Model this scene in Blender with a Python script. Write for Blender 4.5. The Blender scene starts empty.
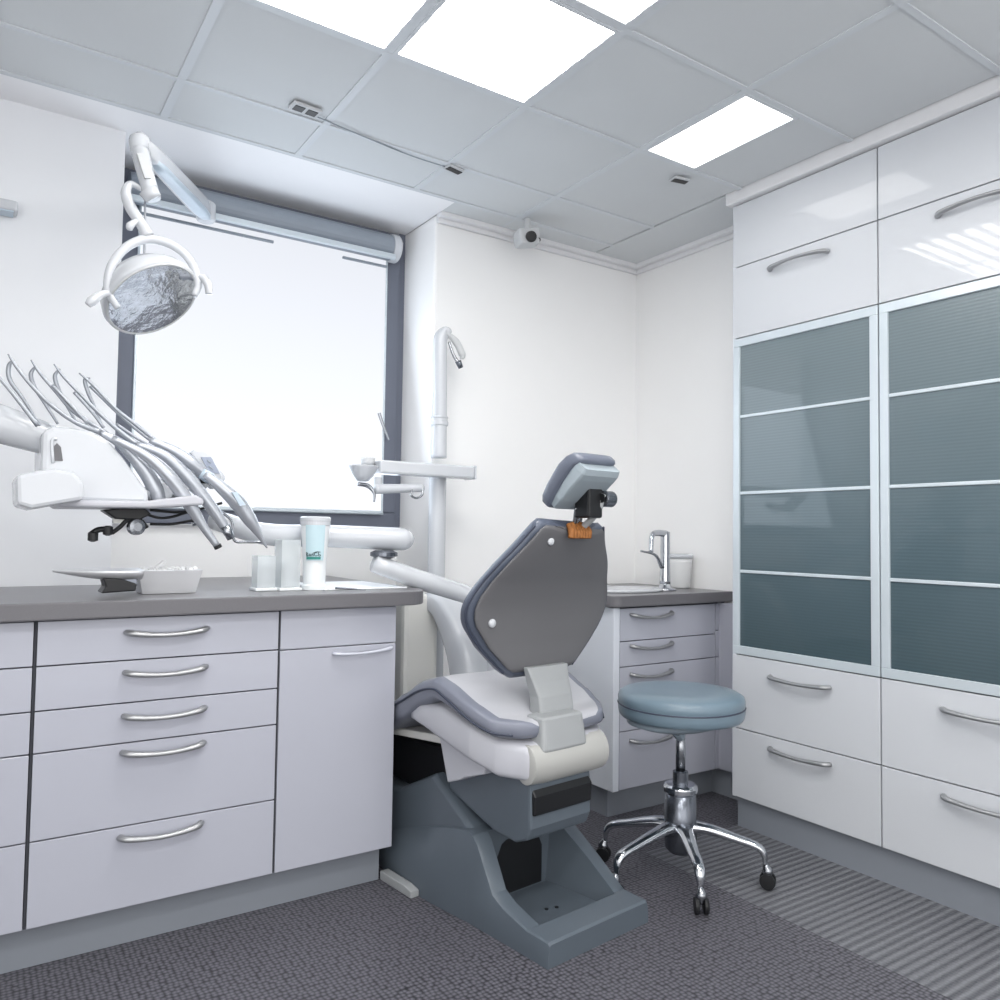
import bpy, bmesh, math, random
from mathutils import Vector, Matrix
random.seed(4)
C = bpy.context.scene.collection
R = math.radians
PI = math.pi

# ------------------------------------------------------------------ camera
F = 792.8
CAM = Vector((0, 0, 1.143))
yw, pt, rl = R(-33.7711), R(2.4875), R(0.8117)
fw = Vector((-math.sin(yw)*math.cos(pt), math.cos(yw)*math.cos(pt), math.sin(pt)))
rt0 = Vector((math.cos(yw), math.sin(yw), 0))
up0 = rt0.cross(fw)
rt = rt0*math.cos(rl) + up0*math.sin(rl)
up = -rt0*math.sin(rl) + up0*math.cos(rl)
cam = bpy.data.objects.new('camera', bpy.data.cameras.new('camera'))
C.objects.link(cam)
cam.data.sensor_width = 36
cam.data.lens = F/1000*36
cam.data.clip_start = 0.02
M = Matrix((rt, up, -fw)).transposed().to_4x4()
M.translation = CAM
cam.matrix_world = M
bpy.context.scene.camera = cam

def W(u, v, y):                      # point of the room on the vertical plane y
    d = fw + rt*(u-500)/F - up*(v-500)/F
    return CAM + d*(y/d.y)
TH = R(6.6)
CO = Vector((1.5125, 1.721, 0))
CX = Vector((math.cos(TH), math.sin(TH), 0))
CY = Vector((-math.sin(TH), math.cos(TH), 0))

# ------------------------------------------------------------------ materials
def mat(name, col, rough=0.5, metal=0.0, coat=0.0, emit=None, es=0.0, alpha=None, trans=0.0, bump=None, var=0.03, vscale=6.0, spec=0.5, ior=1.45):
    m = bpy.data.materials.new(name)
    m.use_nodes = True
    nt = m.node_tree
    b = nt.nodes['Principled BSDF']
    b.inputs['Roughness'].default_value = rough
    b.inputs['Metallic'].default_value = metal
    b.inputs['Coat Weight'].default_value = coat
    b.inputs['Coat Roughness'].default_value = 0.04
    b.inputs['Specular IOR Level'].default_value = spec
    b.inputs['IOR'].default_value = ior
    b.inputs['Transmission Weight'].default_value = trans
    if emit:
        b.inputs['Emission Color'].default_value = (*emit, 1)
        b.inputs['Emission Strength'].default_value = es
    tc = nt.nodes.new('ShaderNodeTexCoord')
    n = nt.nodes.new('ShaderNodeTexNoise')
    n.inputs['Scale'].default_value = vscale
    n.inputs['Detail'].default_value = 3
    nt.links.new(tc.outputs['Object'], n.inputs['Vector'])
    mx = nt.nodes.new('ShaderNodeMix'); mx.data_type = 'RGBA'
    mx.inputs['A'].default_value = (*[c*(1-var) for c in col], 1)
    mx.inputs['B'].default_value = (*[min(1, c*(1+var)) for c in col], 1)
    nt.links.new(n.outputs['Fac'], mx.inputs['Factor'])
    nt.links.new(mx.outputs['Result'], b.inputs['Base Color'])
    if bump:
        bs, bd = bump
        n2 = nt.nodes.new('ShaderNodeTexNoise'); n2.inputs['Scale'].default_value = bs
        n2.inputs['Detail'].default_value = 4
        nt.links.new(tc.outputs['Object'], n2.inputs['Vector'])
        bp = nt.nodes.new('ShaderNodeBump'); bp.inputs['Strength'].default_value = bd
        bp.inputs['Distance'].default_value = 0.002
        nt.links.new(n2.outputs['Fac'], bp.inputs['Height'])
        nt.links.new(bp.outputs['Normal'], b.inputs['Normal'])
    return m

def s(r, g, b):
    f = lambda c: (c/255/12.92) if c/255 <= 0.04045 else ((c/255+0.055)/1.055)**2.4
    return (f(r), f(g), f(b))

MT = {}
MT['wall'] = mat('wall_paint', s(243, 243, 243), 0.75, bump=(140, 0.08), var=0.01)
MT['wall_gloss'] = mat('wall_paint_satin', s(228, 230, 234), 0.45, var=0.01)
MT['plaster'] = mat('ceiling_plaster', s(226, 226, 228), 0.8, var=0.01)
MT['plaster_lit'] = mat('plaster_lit_copy', s(243, 243, 245), 0.8, var=0.01)  # plaster lightened to stand for light reaching the niche ceiling
MT['tile'] = mat('ceiling_tile', s(207, 210, 212), 0.85, bump=(260, 0.12), var=0.02)
MT['tbar'] = mat('ceiling_grid', s(206, 210, 214), 0.5, var=0.01)
MT['front'] = mat('lacquer_front', s(176, 178, 189), 0.25, coat=0.35, var=0.01)
MT['front_tall'] = mat('tall_lacquer_front', s(202, 205, 210), 0.38, coat=0.5, spec=0.25, var=0.01)
MT['carcass'] = mat('cabinet_carcass', s(214, 218, 226), 0.4, var=0.01)
MT['dark_gap'] = mat('shadow_gap', s(60, 62, 68), 0.8)
MT['toe'] = mat('toe_kick', s(132, 137, 145), 0.45, var=0.03)
MT['worktop'] = mat('grey_laminate', s(126, 125, 129), 0.32, bump=(500, 0.15), var=0.12, vscale=420)
MT['worktop_edge_shade'] = mat('grey_laminate_shaded_edge', s(106, 105, 109), 0.4, bump=(500, 0.15), var=0.12, vscale=420)  # darker copy of the laminate; the edge's shade is put into its colour
MT['handle'] = mat('brushed_handle', s(168, 169, 171), 0.42, metal=0.8, bump=(300, 0.05))
MT['white_handle'] = mat('pale_handle', s(196, 199, 210), 0.3, metal=0.1)
MT['alu'] = mat('aluminium_frame', s(205, 214, 220), 0.35, metal=0.25)
MT['winframe'] = mat('window_frame', s(104, 109, 122), 0.5, var=0.05)
MT['cassette'] = mat('blind_cassette', s(140, 148, 158), 0.45, var=0.03)
MT['white'] = mat('white_plastic', s(199, 202, 207), 0.25, coat=0.3, var=0.01)
MT['offwhite'] = mat('offwhite_plastic', s(222, 222, 219), 0.4, var=0.01)
MT['beige'] = mat('warm_white_shell', s(214, 214, 210), 0.35, var=0.02)
MT['roll'] = mat('warm_grey_shell', s(174, 174, 171), 0.45, var=0.01)
MT['head_shell'] = mat('headrest_shell_plastic', s(158, 169, 176), 0.35)
MT['uph_head'] = mat('headrest_leather', s(100, 106, 120), 0.34, coat=0.2, bump=(90, 0.1))
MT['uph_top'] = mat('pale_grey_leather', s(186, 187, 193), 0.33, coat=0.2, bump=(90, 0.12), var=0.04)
MT['lav'] = mat('pale_lavender_shell', s(200, 202, 212), 0.4, var=0.02)
MT['chair_white'] = mat('seat_shell_plastic', s(188, 189, 196), 0.35, var=0.01)
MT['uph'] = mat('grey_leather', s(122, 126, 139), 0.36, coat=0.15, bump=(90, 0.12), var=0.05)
MT['uph_back'] = mat('dark_grey_leather', s(84, 91, 106), 0.34, coat=0.15, bump=(90, 0.1), var=0.05)
MT['piping'] = mat('dark_piping', s(60, 66, 82), 0.5)
MT['panel'] = mat('backrest_panel', s(100, 100, 103), 0.5, bump=(600, 0.15), var=0.03)
MT['bracket'] = mat('bracket_grey', s(158, 161, 163), 0.45, var=0.02)
MT['base'] = mat('base_slate', s(88, 97, 106), 0.42, var=0.04, coat=0.1)
MT['basedark'] = mat('base_dark', s(52, 56, 62), 0.5, var=0.05)
MT['black'] = mat('black_plastic', s(24, 25, 28), 0.4)
MT['chrome'] = mat('chrome', s(200, 203, 208), 0.12, metal=1.0)
MT['steel'] = mat('brushed_steel', s(160, 163, 168), 0.25, metal=1.0)
MT['stoolhub'] = mat('dark_chrome', s(118, 122, 130), 0.25, metal=0.9)
MT['stool'] = mat('blue_grey_vinyl', s(112, 131, 144), 0.33, coat=0.25, bump=(120, 0.06), var=0.03)
MT['stool_under'] = mat('stool_pan', s(128, 140, 150), 0.4)
MT['brown'] = mat('brown_cover', s(150, 96, 48), 0.6, bump=(60, 0.9), var=0.5, vscale=90)
MT['hose'] = mat('silver_hose', s(156, 160, 167), 0.32, metal=0.5)
MT['hand'] = mat('satin_handpiece', s(182, 186, 193), 0.25, metal=0.5)
MT['screen'] = mat('small_display', s(150, 158, 176), 0.2)
MT['blueish'] = mat('ice_blue_plastic', s(186, 200, 212), 0.3)
MT['cotton'] = mat('cotton', s(240, 240, 240), 0.9)
MT['paper'] = mat('white_paper', s(238, 240, 242), 0.6)
MT['cup_label'] = mat('pale_blue_sleeve', s(190, 214, 222), 0.5, var=0.03)
MT['logo'] = mat('green_print', s(52, 140, 130), 0.5, var=0.2)
MT['logo2'] = mat('dark_print', s(50, 78, 82), 0.5)
MT['sleeve'] = mat('clear_sleeve', s(232, 236, 238), 0.3)
MT['grey_box'] = mat('grey_fixture', s(196, 198, 200), 0.5)
MT['cable'] = mat('grey_cable', s(150, 158, 165), 0.6)
MT['traymetal'] = mat('satin_tray_metal', s(222, 223, 226), 0.35, metal=0.45)
MT['tank'] = mat('frosted_canister', s(228, 229, 229), 0.35)

def glassmat(name='clear_acrylic', haze=0.05):
    m = bpy.data.materials.new(name); m.use_nodes = True
    nt = m.node_tree; nt.nodes.clear()
    o = nt.nodes.new('ShaderNodeOutputMaterial'); mx = nt.nodes.new('ShaderNodeMixShader')
    t = nt.nodes.new('ShaderNodeBsdfTransparent'); t.inputs['Color'].default_value = (0.99, 0.997, 0.997, 1)
    df = nt.nodes.new('ShaderNodeBsdfTranslucent'); df.inputs['Color'].default_value = (0.93, 0.96, 0.97, 1)
    dd = nt.nodes.new('ShaderNodeBsdfDiffuse'); dd.inputs['Color'].default_value = (0.93, 0.96, 0.97, 1)
    md = nt.nodes.new('ShaderNodeMixShader'); md.inputs[0].default_value = 0.5
    nt.links.new(df.outputs[0], md.inputs[1]); nt.links.new(dd.outputs[0], md.inputs[2])
    m0 = nt.nodes.new('ShaderNodeMixShader'); m0.inputs[0].default_value = haze
    nt.links.new(t.outputs[0], m0.inputs[1]); nt.links.new(md.outputs[0], m0.inputs[2])
    g = nt.nodes.new('ShaderNodeBsdfGlossy'); g.inputs['Roughness'].default_value = 0.15
    f = nt.nodes.new('ShaderNodeFresnel'); f.inputs['IOR'].default_value = 1.3
    a = nt.nodes.new('ShaderNodeMath'); a.operation = 'MULTIPLY'; a.inputs[1].default_value = 0.35
    nt.links.new(f.outputs[0], a.inputs[0]); nt.links.new(a.outputs[0], mx.inputs[0])
    nt.links.new(m0.outputs[0], mx.inputs[1]); nt.links.new(g.outputs[0], mx.inputs[2])
    nt.links.new(mx.outputs[0], o.inputs[0])
    return m
MT['holder_acrylic'] = glassmat('hazy_acrylic', 0.32)
MT['acrylic'] = glassmat()

def doorglass():                      # frosted, reeded grey-green glass
    m = mat('reeded_glass', s(122, 137, 145), 0.28, coat=0.6)
    nt = m.node_tree; b = nt.nodes['Principled BSDF']
    tc = nt.nodes.new('ShaderNodeTexCoord')
    w = nt.nodes.new('ShaderNodeTexWave'); w.bands_direction = 'Z'
    w.inputs['Scale'].default_value = 28; w.inputs['Distortion'].default_value = 0.3
    nt.links.new(tc.outputs['Object'], w.inputs['Vector'])
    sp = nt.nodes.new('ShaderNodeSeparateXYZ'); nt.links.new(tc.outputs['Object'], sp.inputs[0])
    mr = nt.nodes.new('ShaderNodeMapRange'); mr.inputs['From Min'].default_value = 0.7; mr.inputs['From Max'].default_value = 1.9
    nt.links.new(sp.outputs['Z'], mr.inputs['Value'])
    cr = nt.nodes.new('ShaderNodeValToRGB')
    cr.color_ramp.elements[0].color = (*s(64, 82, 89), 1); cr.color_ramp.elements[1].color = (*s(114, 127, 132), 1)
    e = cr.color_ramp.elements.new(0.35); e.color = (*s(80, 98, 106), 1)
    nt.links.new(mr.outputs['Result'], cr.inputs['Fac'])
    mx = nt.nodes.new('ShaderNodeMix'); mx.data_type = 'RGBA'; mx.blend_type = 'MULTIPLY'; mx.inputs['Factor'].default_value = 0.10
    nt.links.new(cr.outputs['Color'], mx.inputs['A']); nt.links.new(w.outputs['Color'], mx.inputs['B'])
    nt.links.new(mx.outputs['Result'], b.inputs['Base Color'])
    bp = nt.nodes.new('ShaderNodeBump'); bp.inputs['Strength'].default_value = 0.08; bp.inputs['Distance'].default_value = 0.002
    nt.links.new(w.outputs['Fac'], bp.inputs['Height']); nt.links.new(bp.outputs['Normal'], b.inputs['Normal'])
    return m
MT['doorglass'] = doorglass()

def floormat():
    m = mat('studded_vinyl', s(86, 86, 92), 0.42)
    nt = m.node_tree; b = nt.nodes['Principled BSDF']
    tc = nt.nodes.new('ShaderNodeTexCoord')
    v = nt.nodes.new('ShaderNodeTexVoronoi'); v.voronoi_dimensions = '2D'; v.inputs['Scale'].default_value = 74; v.inputs['Randomness'].default_value = 0.38
    nt.links.new(tc.outputs['Object'], v.inputs['Vector'])
    cr = nt.nodes.new('ShaderNodeValToRGB')
    cr.color_ramp.elements[0].position = 0.10; cr.color_ramp.elements[0].color = (*s(112, 111, 119), 1)
    cr.color_ramp.elements[1].position = 0.66; cr.color_ramp.elements[1].color = (*s(42, 42, 47), 1)
    em = cr.color_ramp.elements.new(0.38); em.color = (*s(86, 85, 92), 1)
    nt.links.new(v.outputs['Distance'], cr.inputs['Fac'])
    # lighter cross-banded colour along the tall cabinets
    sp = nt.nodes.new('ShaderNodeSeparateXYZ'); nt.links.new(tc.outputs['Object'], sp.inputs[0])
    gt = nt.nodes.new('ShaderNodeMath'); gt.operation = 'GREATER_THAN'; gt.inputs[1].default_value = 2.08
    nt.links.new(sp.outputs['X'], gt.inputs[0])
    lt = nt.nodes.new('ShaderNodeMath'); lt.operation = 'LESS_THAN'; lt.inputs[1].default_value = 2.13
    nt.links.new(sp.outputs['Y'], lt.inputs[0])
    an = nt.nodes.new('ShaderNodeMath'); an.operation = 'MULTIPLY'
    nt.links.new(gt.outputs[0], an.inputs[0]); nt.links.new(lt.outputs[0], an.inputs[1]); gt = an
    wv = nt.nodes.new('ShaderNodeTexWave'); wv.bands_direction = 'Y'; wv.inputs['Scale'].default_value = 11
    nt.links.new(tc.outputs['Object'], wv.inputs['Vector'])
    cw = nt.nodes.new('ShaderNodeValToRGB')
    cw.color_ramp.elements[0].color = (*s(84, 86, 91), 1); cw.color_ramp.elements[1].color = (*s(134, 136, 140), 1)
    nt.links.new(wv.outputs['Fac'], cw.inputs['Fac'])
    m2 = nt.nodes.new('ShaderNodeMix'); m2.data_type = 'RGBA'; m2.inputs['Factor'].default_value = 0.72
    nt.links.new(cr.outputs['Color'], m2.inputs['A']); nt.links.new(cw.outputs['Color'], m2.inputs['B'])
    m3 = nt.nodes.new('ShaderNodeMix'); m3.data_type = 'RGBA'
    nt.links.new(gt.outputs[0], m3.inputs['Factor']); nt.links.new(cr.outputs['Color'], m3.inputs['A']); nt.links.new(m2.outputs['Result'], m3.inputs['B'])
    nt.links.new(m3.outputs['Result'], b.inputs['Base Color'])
    bp = nt.nodes.new('ShaderNodeBump'); bp.inputs['Strength'].default_value = 0.5; bp.inputs['Distance'].default_value = 0.003; bp.invert = True
    nt.links.new(v.outputs['Distance'], bp.inputs['Height']); nt.links.new(bp.outputs['Normal'], b.inputs['Normal'])
    return m
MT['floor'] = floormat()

def emitmat(name, col, st, stripes=False):
    m = bpy.data.materials.new(name); m.use_nodes = True
    nt = m.node_tree; nt.nodes.clear()
    o = nt.nodes.new('ShaderNodeOutputMaterial'); e = nt.nodes.new('ShaderNodeEmission')
    e.inputs['Color'].default_value = (*col, 1); e.inputs['Strength'].default_value = st
    if stripes:
        tc = nt.nodes.new('ShaderNodeTexCoord')
        w = nt.nodes.new('ShaderNodeTexWave'); w.bands_direction = 'Y'; w.inputs['Scale'].default_value = 4.2; w.inputs['Distortion'].default_value = 0.4
        nt.links.new(tc.outputs['Object'], w.inputs['Vector'])
        mr = nt.nodes.new('ShaderNodeMapRange'); mr.inputs['From Min'].default_value = 0.35; mr.inputs['From Max'].default_value = 0.65
        mr.inputs['To Min'].default_value = st*0.25; mr.inputs['To Max'].default_value = st*1.7
        nt.links.new(w.outputs['Fac'], mr.inputs['Value']); nt.links.new(mr.outputs['Result'], e.inputs['Strength'])
    nt.links.new(e.outputs[0], o.inputs[0])
    return m
MT['lightpanel_dim'] = emitmat('even_diffuser', (1, 0.985, 0.96), 4.5)
MT['lightpanel'] = emitmat('luminous_diffuser', (1, 0.985, 0.96), 11.0, True)

def blindmat():                       # back-lit roller blind
    m = emitmat('lit_blind_fabric', (0.90, 0.93, 1.0), 0.93)
    nt = m.node_tree; e = nt.nodes['Emission']
    tc = nt.nodes.new('ShaderNodeTexCoord'); sp = nt.nodes.new('ShaderNodeSeparateXYZ')
    nt.links.new(tc.outputs['Object'], sp.inputs[0])
    mr = nt.nodes.new('ShaderNodeMapRange'); mr.inputs['From Min'].default_value = 1.2; mr.inputs['From Max'].default_value = 2.4
    mr.inputs['To Min'].default_value = 1.05; mr.inputs['To Max'].default_value = 0.80
    nt.links.new(sp.outputs['Z'], mr.inputs['Value']); nt.links.new(mr.outputs['Result'], e.inputs['Strength'])
    return m
MT['blind'] = blindmat()

# ------------------------------------------------------------------ geometry helpers
def obj(name, bm, m, parent=None, smooth=None, bevel=0, subsurf=0):
    bmesh.ops.recalc_face_normals(bm, faces=bm.faces[:])
    me = bpy.data.meshes.new(name); bm.to_mesh(me); bm.free()
    ms = m if isinstance(m, (list, tuple)) else [m]
    for k in ms: me.materials.append(MT[k])
    o = bpy.data.objects.new(name, me); C.objects.link(o)
    if bevel:
        b = o.modifiers.new('bevel', 'BEVEL'); b.width = bevel; b.segments = 2; b.limit_method = 'ANGLE'; b.angle_limit = R(40)
    if subsurf:
        q = o.modifiers.new('subdivision', 'SUBSURF'); q.levels = subsurf; q.render_levels = subsurf
    if smooth == 'auto':
        b2 = bmesh.new(); b2.from_mesh(me)
        for e_ in b2.edges: e_.smooth = len(e_.link_faces) == 2 and e_.calc_face_angle(0) < R(33)
        b2.to_mesh(me); b2.free()
    if smooth or (smooth is None and subsurf):
        for p in me.polygons: p.use_smooth = True
    if parent is not None:
        o.parent = parent
        mw = Matrix.Identity(4); q = parent; chain = []
        while q is not None: chain.append(q); q = q.parent
        for q in reversed(chain): mw = mw @ q.matrix_basis
        o.matrix_parent_inverse = Matrix.Identity(4)
        o.matrix_basis = mw.inverted()          # meshes are written in world space
    return o

def tag(o, label=None, cat=None, group=None, kind=None):
    if label: o['label'] = label
    if cat: o['category'] = cat
    if group: o['group'] = group
    if kind: o['kind'] = kind
    return o

def thing(name, label, cat, loc=(0, 0, 0), group=None):
    o = bpy.data.objects.new(name, None); C.objects.link(o); o.location = loc
    o.empty_display_size = 0.05
    return tag(o, label, cat, group)

def box(bm, a, b, mi=0, mat4=None):
    x0, y0, z0 = a; x1, y1, z1 = b
    vs = [bm.verts.new(p) for p in ((x0,y0,z0),(x1,y0,z0),(x1,y1,z0),(x0,y1,z0),(x0,y0,z1),(x1,y0,z1),(x1,y1,z1),(x0,y1,z1))]
    if mat4 is not None:
        for v in vs: v.co = mat4 @ v.co
    for f in ((0,3,2,1),(4,5,6,7),(0,1,5,4),(1,2,6,5),(2,3,7,6),(3,0,4,7)):
        bm.faces.new([vs[i] for i in f]).material_index = mi
    return vs

def B(a, b): 
    bm = bmesh.new(); box(bm, a, b); return bm

def struct(name, bm, m, parent=None, **k):
    o = obj(name, bm, m, parent, **k)
    if parent is None: o['kind'] = 'structure'
    return o

def ring_loft(rings, bm=None, cap=True, mi=0):
    bm = bm or bmesh.new()
    L = [[bm.verts.new(p) for p in r] for r in rings]
    n = len(L[0])
    for a, b in zip(L, L[1:]):
        for i in range(n):
            bm.faces.new((a[i], a[(i+1) % n], b[(i+1) % n], b[i])).material_index = mi
    if cap:
        bm.faces.new(L[0][::-1]).material_index = mi; bm.faces.new(L[-1]).material_index = mi
    return bm

def smooth_path(pts, n=8):
    P = [Vector(p) for p in pts]
    if len(P) < 3: return P
    out = []
    for i in range(len(P)-1):
        p0 = P[i-1] if i else 2*P[0]-P[1]; p1 = P[i]; p2 = P[i+1]; p3 = P[i+2] if i+2 < len(P) else 2*P[-1]-P[-2]
        for k in range(n):
            t = k/n
            out.append(0.5*((2*p1)+(-p0+p2)*t+(2*p0-5*p1+4*p2-p3)*t*t+(-p0+3*p1-3*p2+p3)*t**3))
    out.append(P[-1])
    return out

def tube(pts, r, seg=12, bm=None, smooth=8, flat=None, mi=0):
    """r: number or list (one per control point); flat: (width, height) multipliers with up reference"""
    bm = bm or bmesh.new()
    P = smooth_path(pts, smooth) if smooth else [Vector(p) for p in pts]
    N = len(P)
    rs = r if isinstance(r, (list, tuple)) else [r]*len(pts)
    def rad(i):
        t = i/(N-1)*(len(rs)-1); k = min(int(t), len(rs)-2); f = t-k
        return rs[k]*(1-f)+rs[k+1]*f
    nrm = None; rings = []
    for i, p in enumerate(P):
        t = (P[min(i+1, N-1)]-P[max(i-1, 0)]).normalized()
        if nrm is None:
            nrm = Vector((0, 0, 1)) if abs(t.z) < 0.9 else Vector((0, 1, 0))
        nrm = (nrm - t*nrm.dot(t)).normalized()
        bn = t.cross(nrm)
        q = rad(i); fx, fz = flat or (1, 1)
        rings.append([p + bn*math.cos(a)*q*fx + nrm*math.sin(a)*q*fz for a in (2*PI*k/seg for k in range(seg))])
    return ring_loft(rings, bm, mi=mi)

def lathe(prof, c=(0, 0, 0), seg=32, bm=None, axis=None, mi=0, cap=True):
    q = Vector((0, 0, 1)).rotation_difference(Vector(axis)) if axis is not None else None
    rings = []
    for r, z in prof:
        ring = []
        for k in range(seg):
            a = 2*PI*k/seg
            v = Vector((r*math.cos(a), r*math.sin(a), z))
            if q: v = q @ v
            ring.append(v+Vector(c))
        rings.append(ring)
    return ring_loft(rings, bm, cap, mi)

def se(a, e):                         # signed power for superellipses
    return math.copysign(abs(a)**e, a)

def chair_pt(x, y, z): return CO + CX*x + CY*y + Vector((0, 0, z))

def lerp_tab(tab, t, lin=False):
    for (a, va), (b, vb) in zip(tab, tab[1:]):
        if t <= b:
            f = (t-a)/(b-a); f = max(0, min(1, f)); f = f if lin else f*f*(3-2*f)*0.35+f*0.65
            return [p*(1-f)+q*f for p, q in zip(va, vb)]
    return tab[-1][1]

def prism(poly, x0, x1, to=chair_pt, bm=None):
    """poly of (y, z) extruded along x"""
    bm = bm or bmesh.new()
    return ring_loft([[to(x0, y, z) for y, z in poly], [to(x1, y, z) for y, z in poly]], bm)

# ------------------------------------------------------------------ room shell
ZC = 2.547
XW, YW, YN = 2.86, 3.02, 3.34
NX0, NX1 = 0.41, 1.657
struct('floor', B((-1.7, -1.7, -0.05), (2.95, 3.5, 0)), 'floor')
struct('wall_left', B((-1.75, -1.7, 0), (-1.65, 3.1, ZC)), 'wall')
struct('wall_back', B((-1.65, YW, 0), (NX0, YW+0.36, ZC)), 'wall_gloss')
bm = bmesh.new(); box(bm, (NX1, YW, 0), (XW+0.1, YW+0.36, ZC))
struct('wall_back_right', bm, 'wall', bevel=0.012)
# niche wall around the window
bm = bmesh.new()
box(bm, (NX0, YN, 0), (NX1, YN+0.1, 1.165))
box(bm, (NX0, YN, 2.545), (NX1, YN+0.1, 2.6))
struct('wall_niche', bm, 'wall')
struct('wall_right', B((XW, 1.0, 0), (XW+0.1, YW, ZC)), 'wall')
struct('wall_right_front', B((XW, -1.7, 0), (XW+0.1, 1.0, ZC)), 'wall')
# ceiling
struct('ceiling', B((-1.75, -1.7, ZC+0.012), (2.95, 3.5, ZC+0.06)), 'plaster')
YS = 2.845                            # where the tiles stop and the plaster margin starts
struct('trim_ceiling_margin', B((-1.65, YS, ZC-0.004), (NX1+0.0, YN, ZC+0.012)), 'plaster_lit')
# cornice along back-right wall, right wall and over the tall cabinets
bm = bmesh.new()
box(bm, (NX1+0.002, YW-0.05, ZC-0.02), (XW, YW-0.001, ZC+0.011))
box(bm, (NX1+0.002, YW-0.022, ZC-0.04), (XW, YW-0.0005, ZC-0.018))
struct('trim_1', bm, 'plaster', bevel=0.006)
bm = bmesh.new()
box(bm, (XW-0.05, 2.15, ZC-0.02), (XW-0.001, YW-0.05, ZC+0.011))
box(bm, (XW-0.022, 2.15, ZC-0.04), (XW-0.0005, YW-0.022, ZC-0.018))
struct('trim_2', bm, 'plaster', bevel=0.006)
struct('trim_3', B((2.535, -0.6, 2.502), (XW-0.001, 2.155, ZC+0.011)), 'plaster', bevel=0.004)
# grid lines
GX = [-1.48, -0.99, -0.49, 0.005, 0.50, 0.97, 1.465, 1.975, 2.53]
GY = [-1.37, -0.88, -0.38, 0.11, 0.61, 1.10, 1.595, 2.075, 2.57, YS]
LIT = {(5, 6), (4, 6), (5, 5)}
k = 0
for i in range(len(GX)-1):
    for j in range(len(GY)-1):
        if (i, j) in LIT: continue
        a, b, c, d = GX[i], GX[i+1], GY[j], GY[j+1]
        if (i, j) == (7, 6): a = 2.255
        t = struct('ceiling_tile', B((a+0.004, c+0.004, ZC), (b-0.004, d-0.004, ZC+0.010)), 'tile', bevel=0.0015)
        t['kind'] = 'structure'
bm = bmesh.new()
for x in GX[:-1]:
    box(bm, (x-0.013, GY[0], ZC-0.004), (x+0.013, YS, ZC+0.002))
for y in GY:
    box(bm, (GX[0], y-0.010, ZC-0.0045), (2.53, y+0.010, ZC+0.002))
struct('trim_ceiling_grid', bm, 'tbar')
bm = bmesh.new()
for i in (6, 7):
    box(bm, (GX[i]-0.006, YS, ZC-0.001), (GX[i]+0.006, 2.965, ZC+0.004))
struct('trim_4', bm, 'tbar')
bm = bmesh.new(); box(bm, (NX1, YS, ZC), (2.53, 2.97, ZC+0.011)); box(bm, (2.54, 2.16, ZC), (XW-.05, 2.97, ZC+0.011))
struct('ceiling_edge_tiles', bm, 'tile')

def light_panel(x0, x1, y0, y1, label, m='lightpanel'):
    t = thing('ceiling_light_panel', label, 'ceiling light', ((x0+x1)/2, (y0+y1)/2, ZC), 'luminous ceiling panels')
    bm = bmesh.new()
    e = 0.012
    box(bm, (x0, y0, ZC-0.006), (x1, y0+e, ZC+0.008)); box(bm, (x0, y1-e, ZC-0.006), (x1, y1, ZC+0.008))
    box(bm, (x0, y0+e, ZC-0.006), (x0+e, y1-e, ZC+0.008)); box(bm, (x1-e, y0+e, ZC-0.006), (x1, y1-e, ZC+0.008))
    obj('frame', bm, 'tbar', t)
    obj('diffuser', B((x0+e, y0+e, ZC-0.003), (x1-e, y1-e, ZC+0.005)), m, t)
light_panel(0.98, 1.455, 1.605, 2.065, 'large square luminous ceiling panel, biggest of those in view')
light_panel(0.51, 0.96, 1.605, 2.065, 'square luminous ceiling panel cut by the top edge, left of the largest one')
light_panel(0.98, 1.455, 1.11, 1.585, 'luminous ceiling panel showing only a corner at the top edge, right of the largest')
light_panel(1.985, 2.25, 1.605, 2.065, 'narrow luminous ceiling panel nearest to the tall cabinets', 'lightpanel_dim')

# ------------------------------------------------------------------ window in the niche
wz0, wz1 = 1.166, 2.535
wy = 3.30
t = bpy.data.objects.new('window_1', None); C.objects.link(t); t.location = (1.03, wy, wz0); t['kind'] = 'structure'
bm = bmesh.new()
fx0, fx1 = 0.425, 1.628
for a, b in (((fx0, wy, wz0), (fx1, wy+0.05, wz0+0.068)), ((fx0, wy, wz1-0.075), (fx1, wy+0.05, wz1)),
             ((fx0, wy, wz0+0.068), (fx0+0.085, wy+0.05, wz1-0.075)), ((fx1-0.075, wy, wz0+0.068), (fx1, wy+0.05, wz1-0.075))):
    box(bm, a, b)
obj('window_frame', bm, 'winframe', t, bevel=0.006)
bm = bmesh.new()
for a, b in (((fx0+0.075, wy-0.012, wz0+0.058), (fx1-0.065, wy+0.002, wz0+0.068)), ((fx1-0.083, wy-0.012, wz0+0.06), (fx1-0.068, wy+0.002, wz1-0.08)),
             ((fx0+0.078, wy-0.012, wz0+0.06), (fx0+0.088, wy+0.002, wz1-0.08))):
    box(bm, a, b)
obj('glazing_bead', bm, 'alu', t, bevel=0.002)
obj('pane', B((fx0+0.07, wy+0.028, wz0+0.06), (fx1-0.06, wy+0.034, wz1-0.06)), 'acrylic', t)
# reveal fillers so that no light leaks round the frame
bm = bmesh.new()
box(bm, (NX0, wy+0.01, 1.165), (fx0, YN+0.1, 2.55)); box(bm, (fx1, wy+0.01, 1.165), (NX1, YN+0.1, 2.55))
struct('trim_window_reveal', bm, 'winframe')
# handle
h = obj('window_handle', tube([W(379, 413, 3.27), W(383, 425, 3.27), W(389, 440, 3.27)], [0.008, 0.007, 0.005], 8), 'steel', t)
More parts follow.
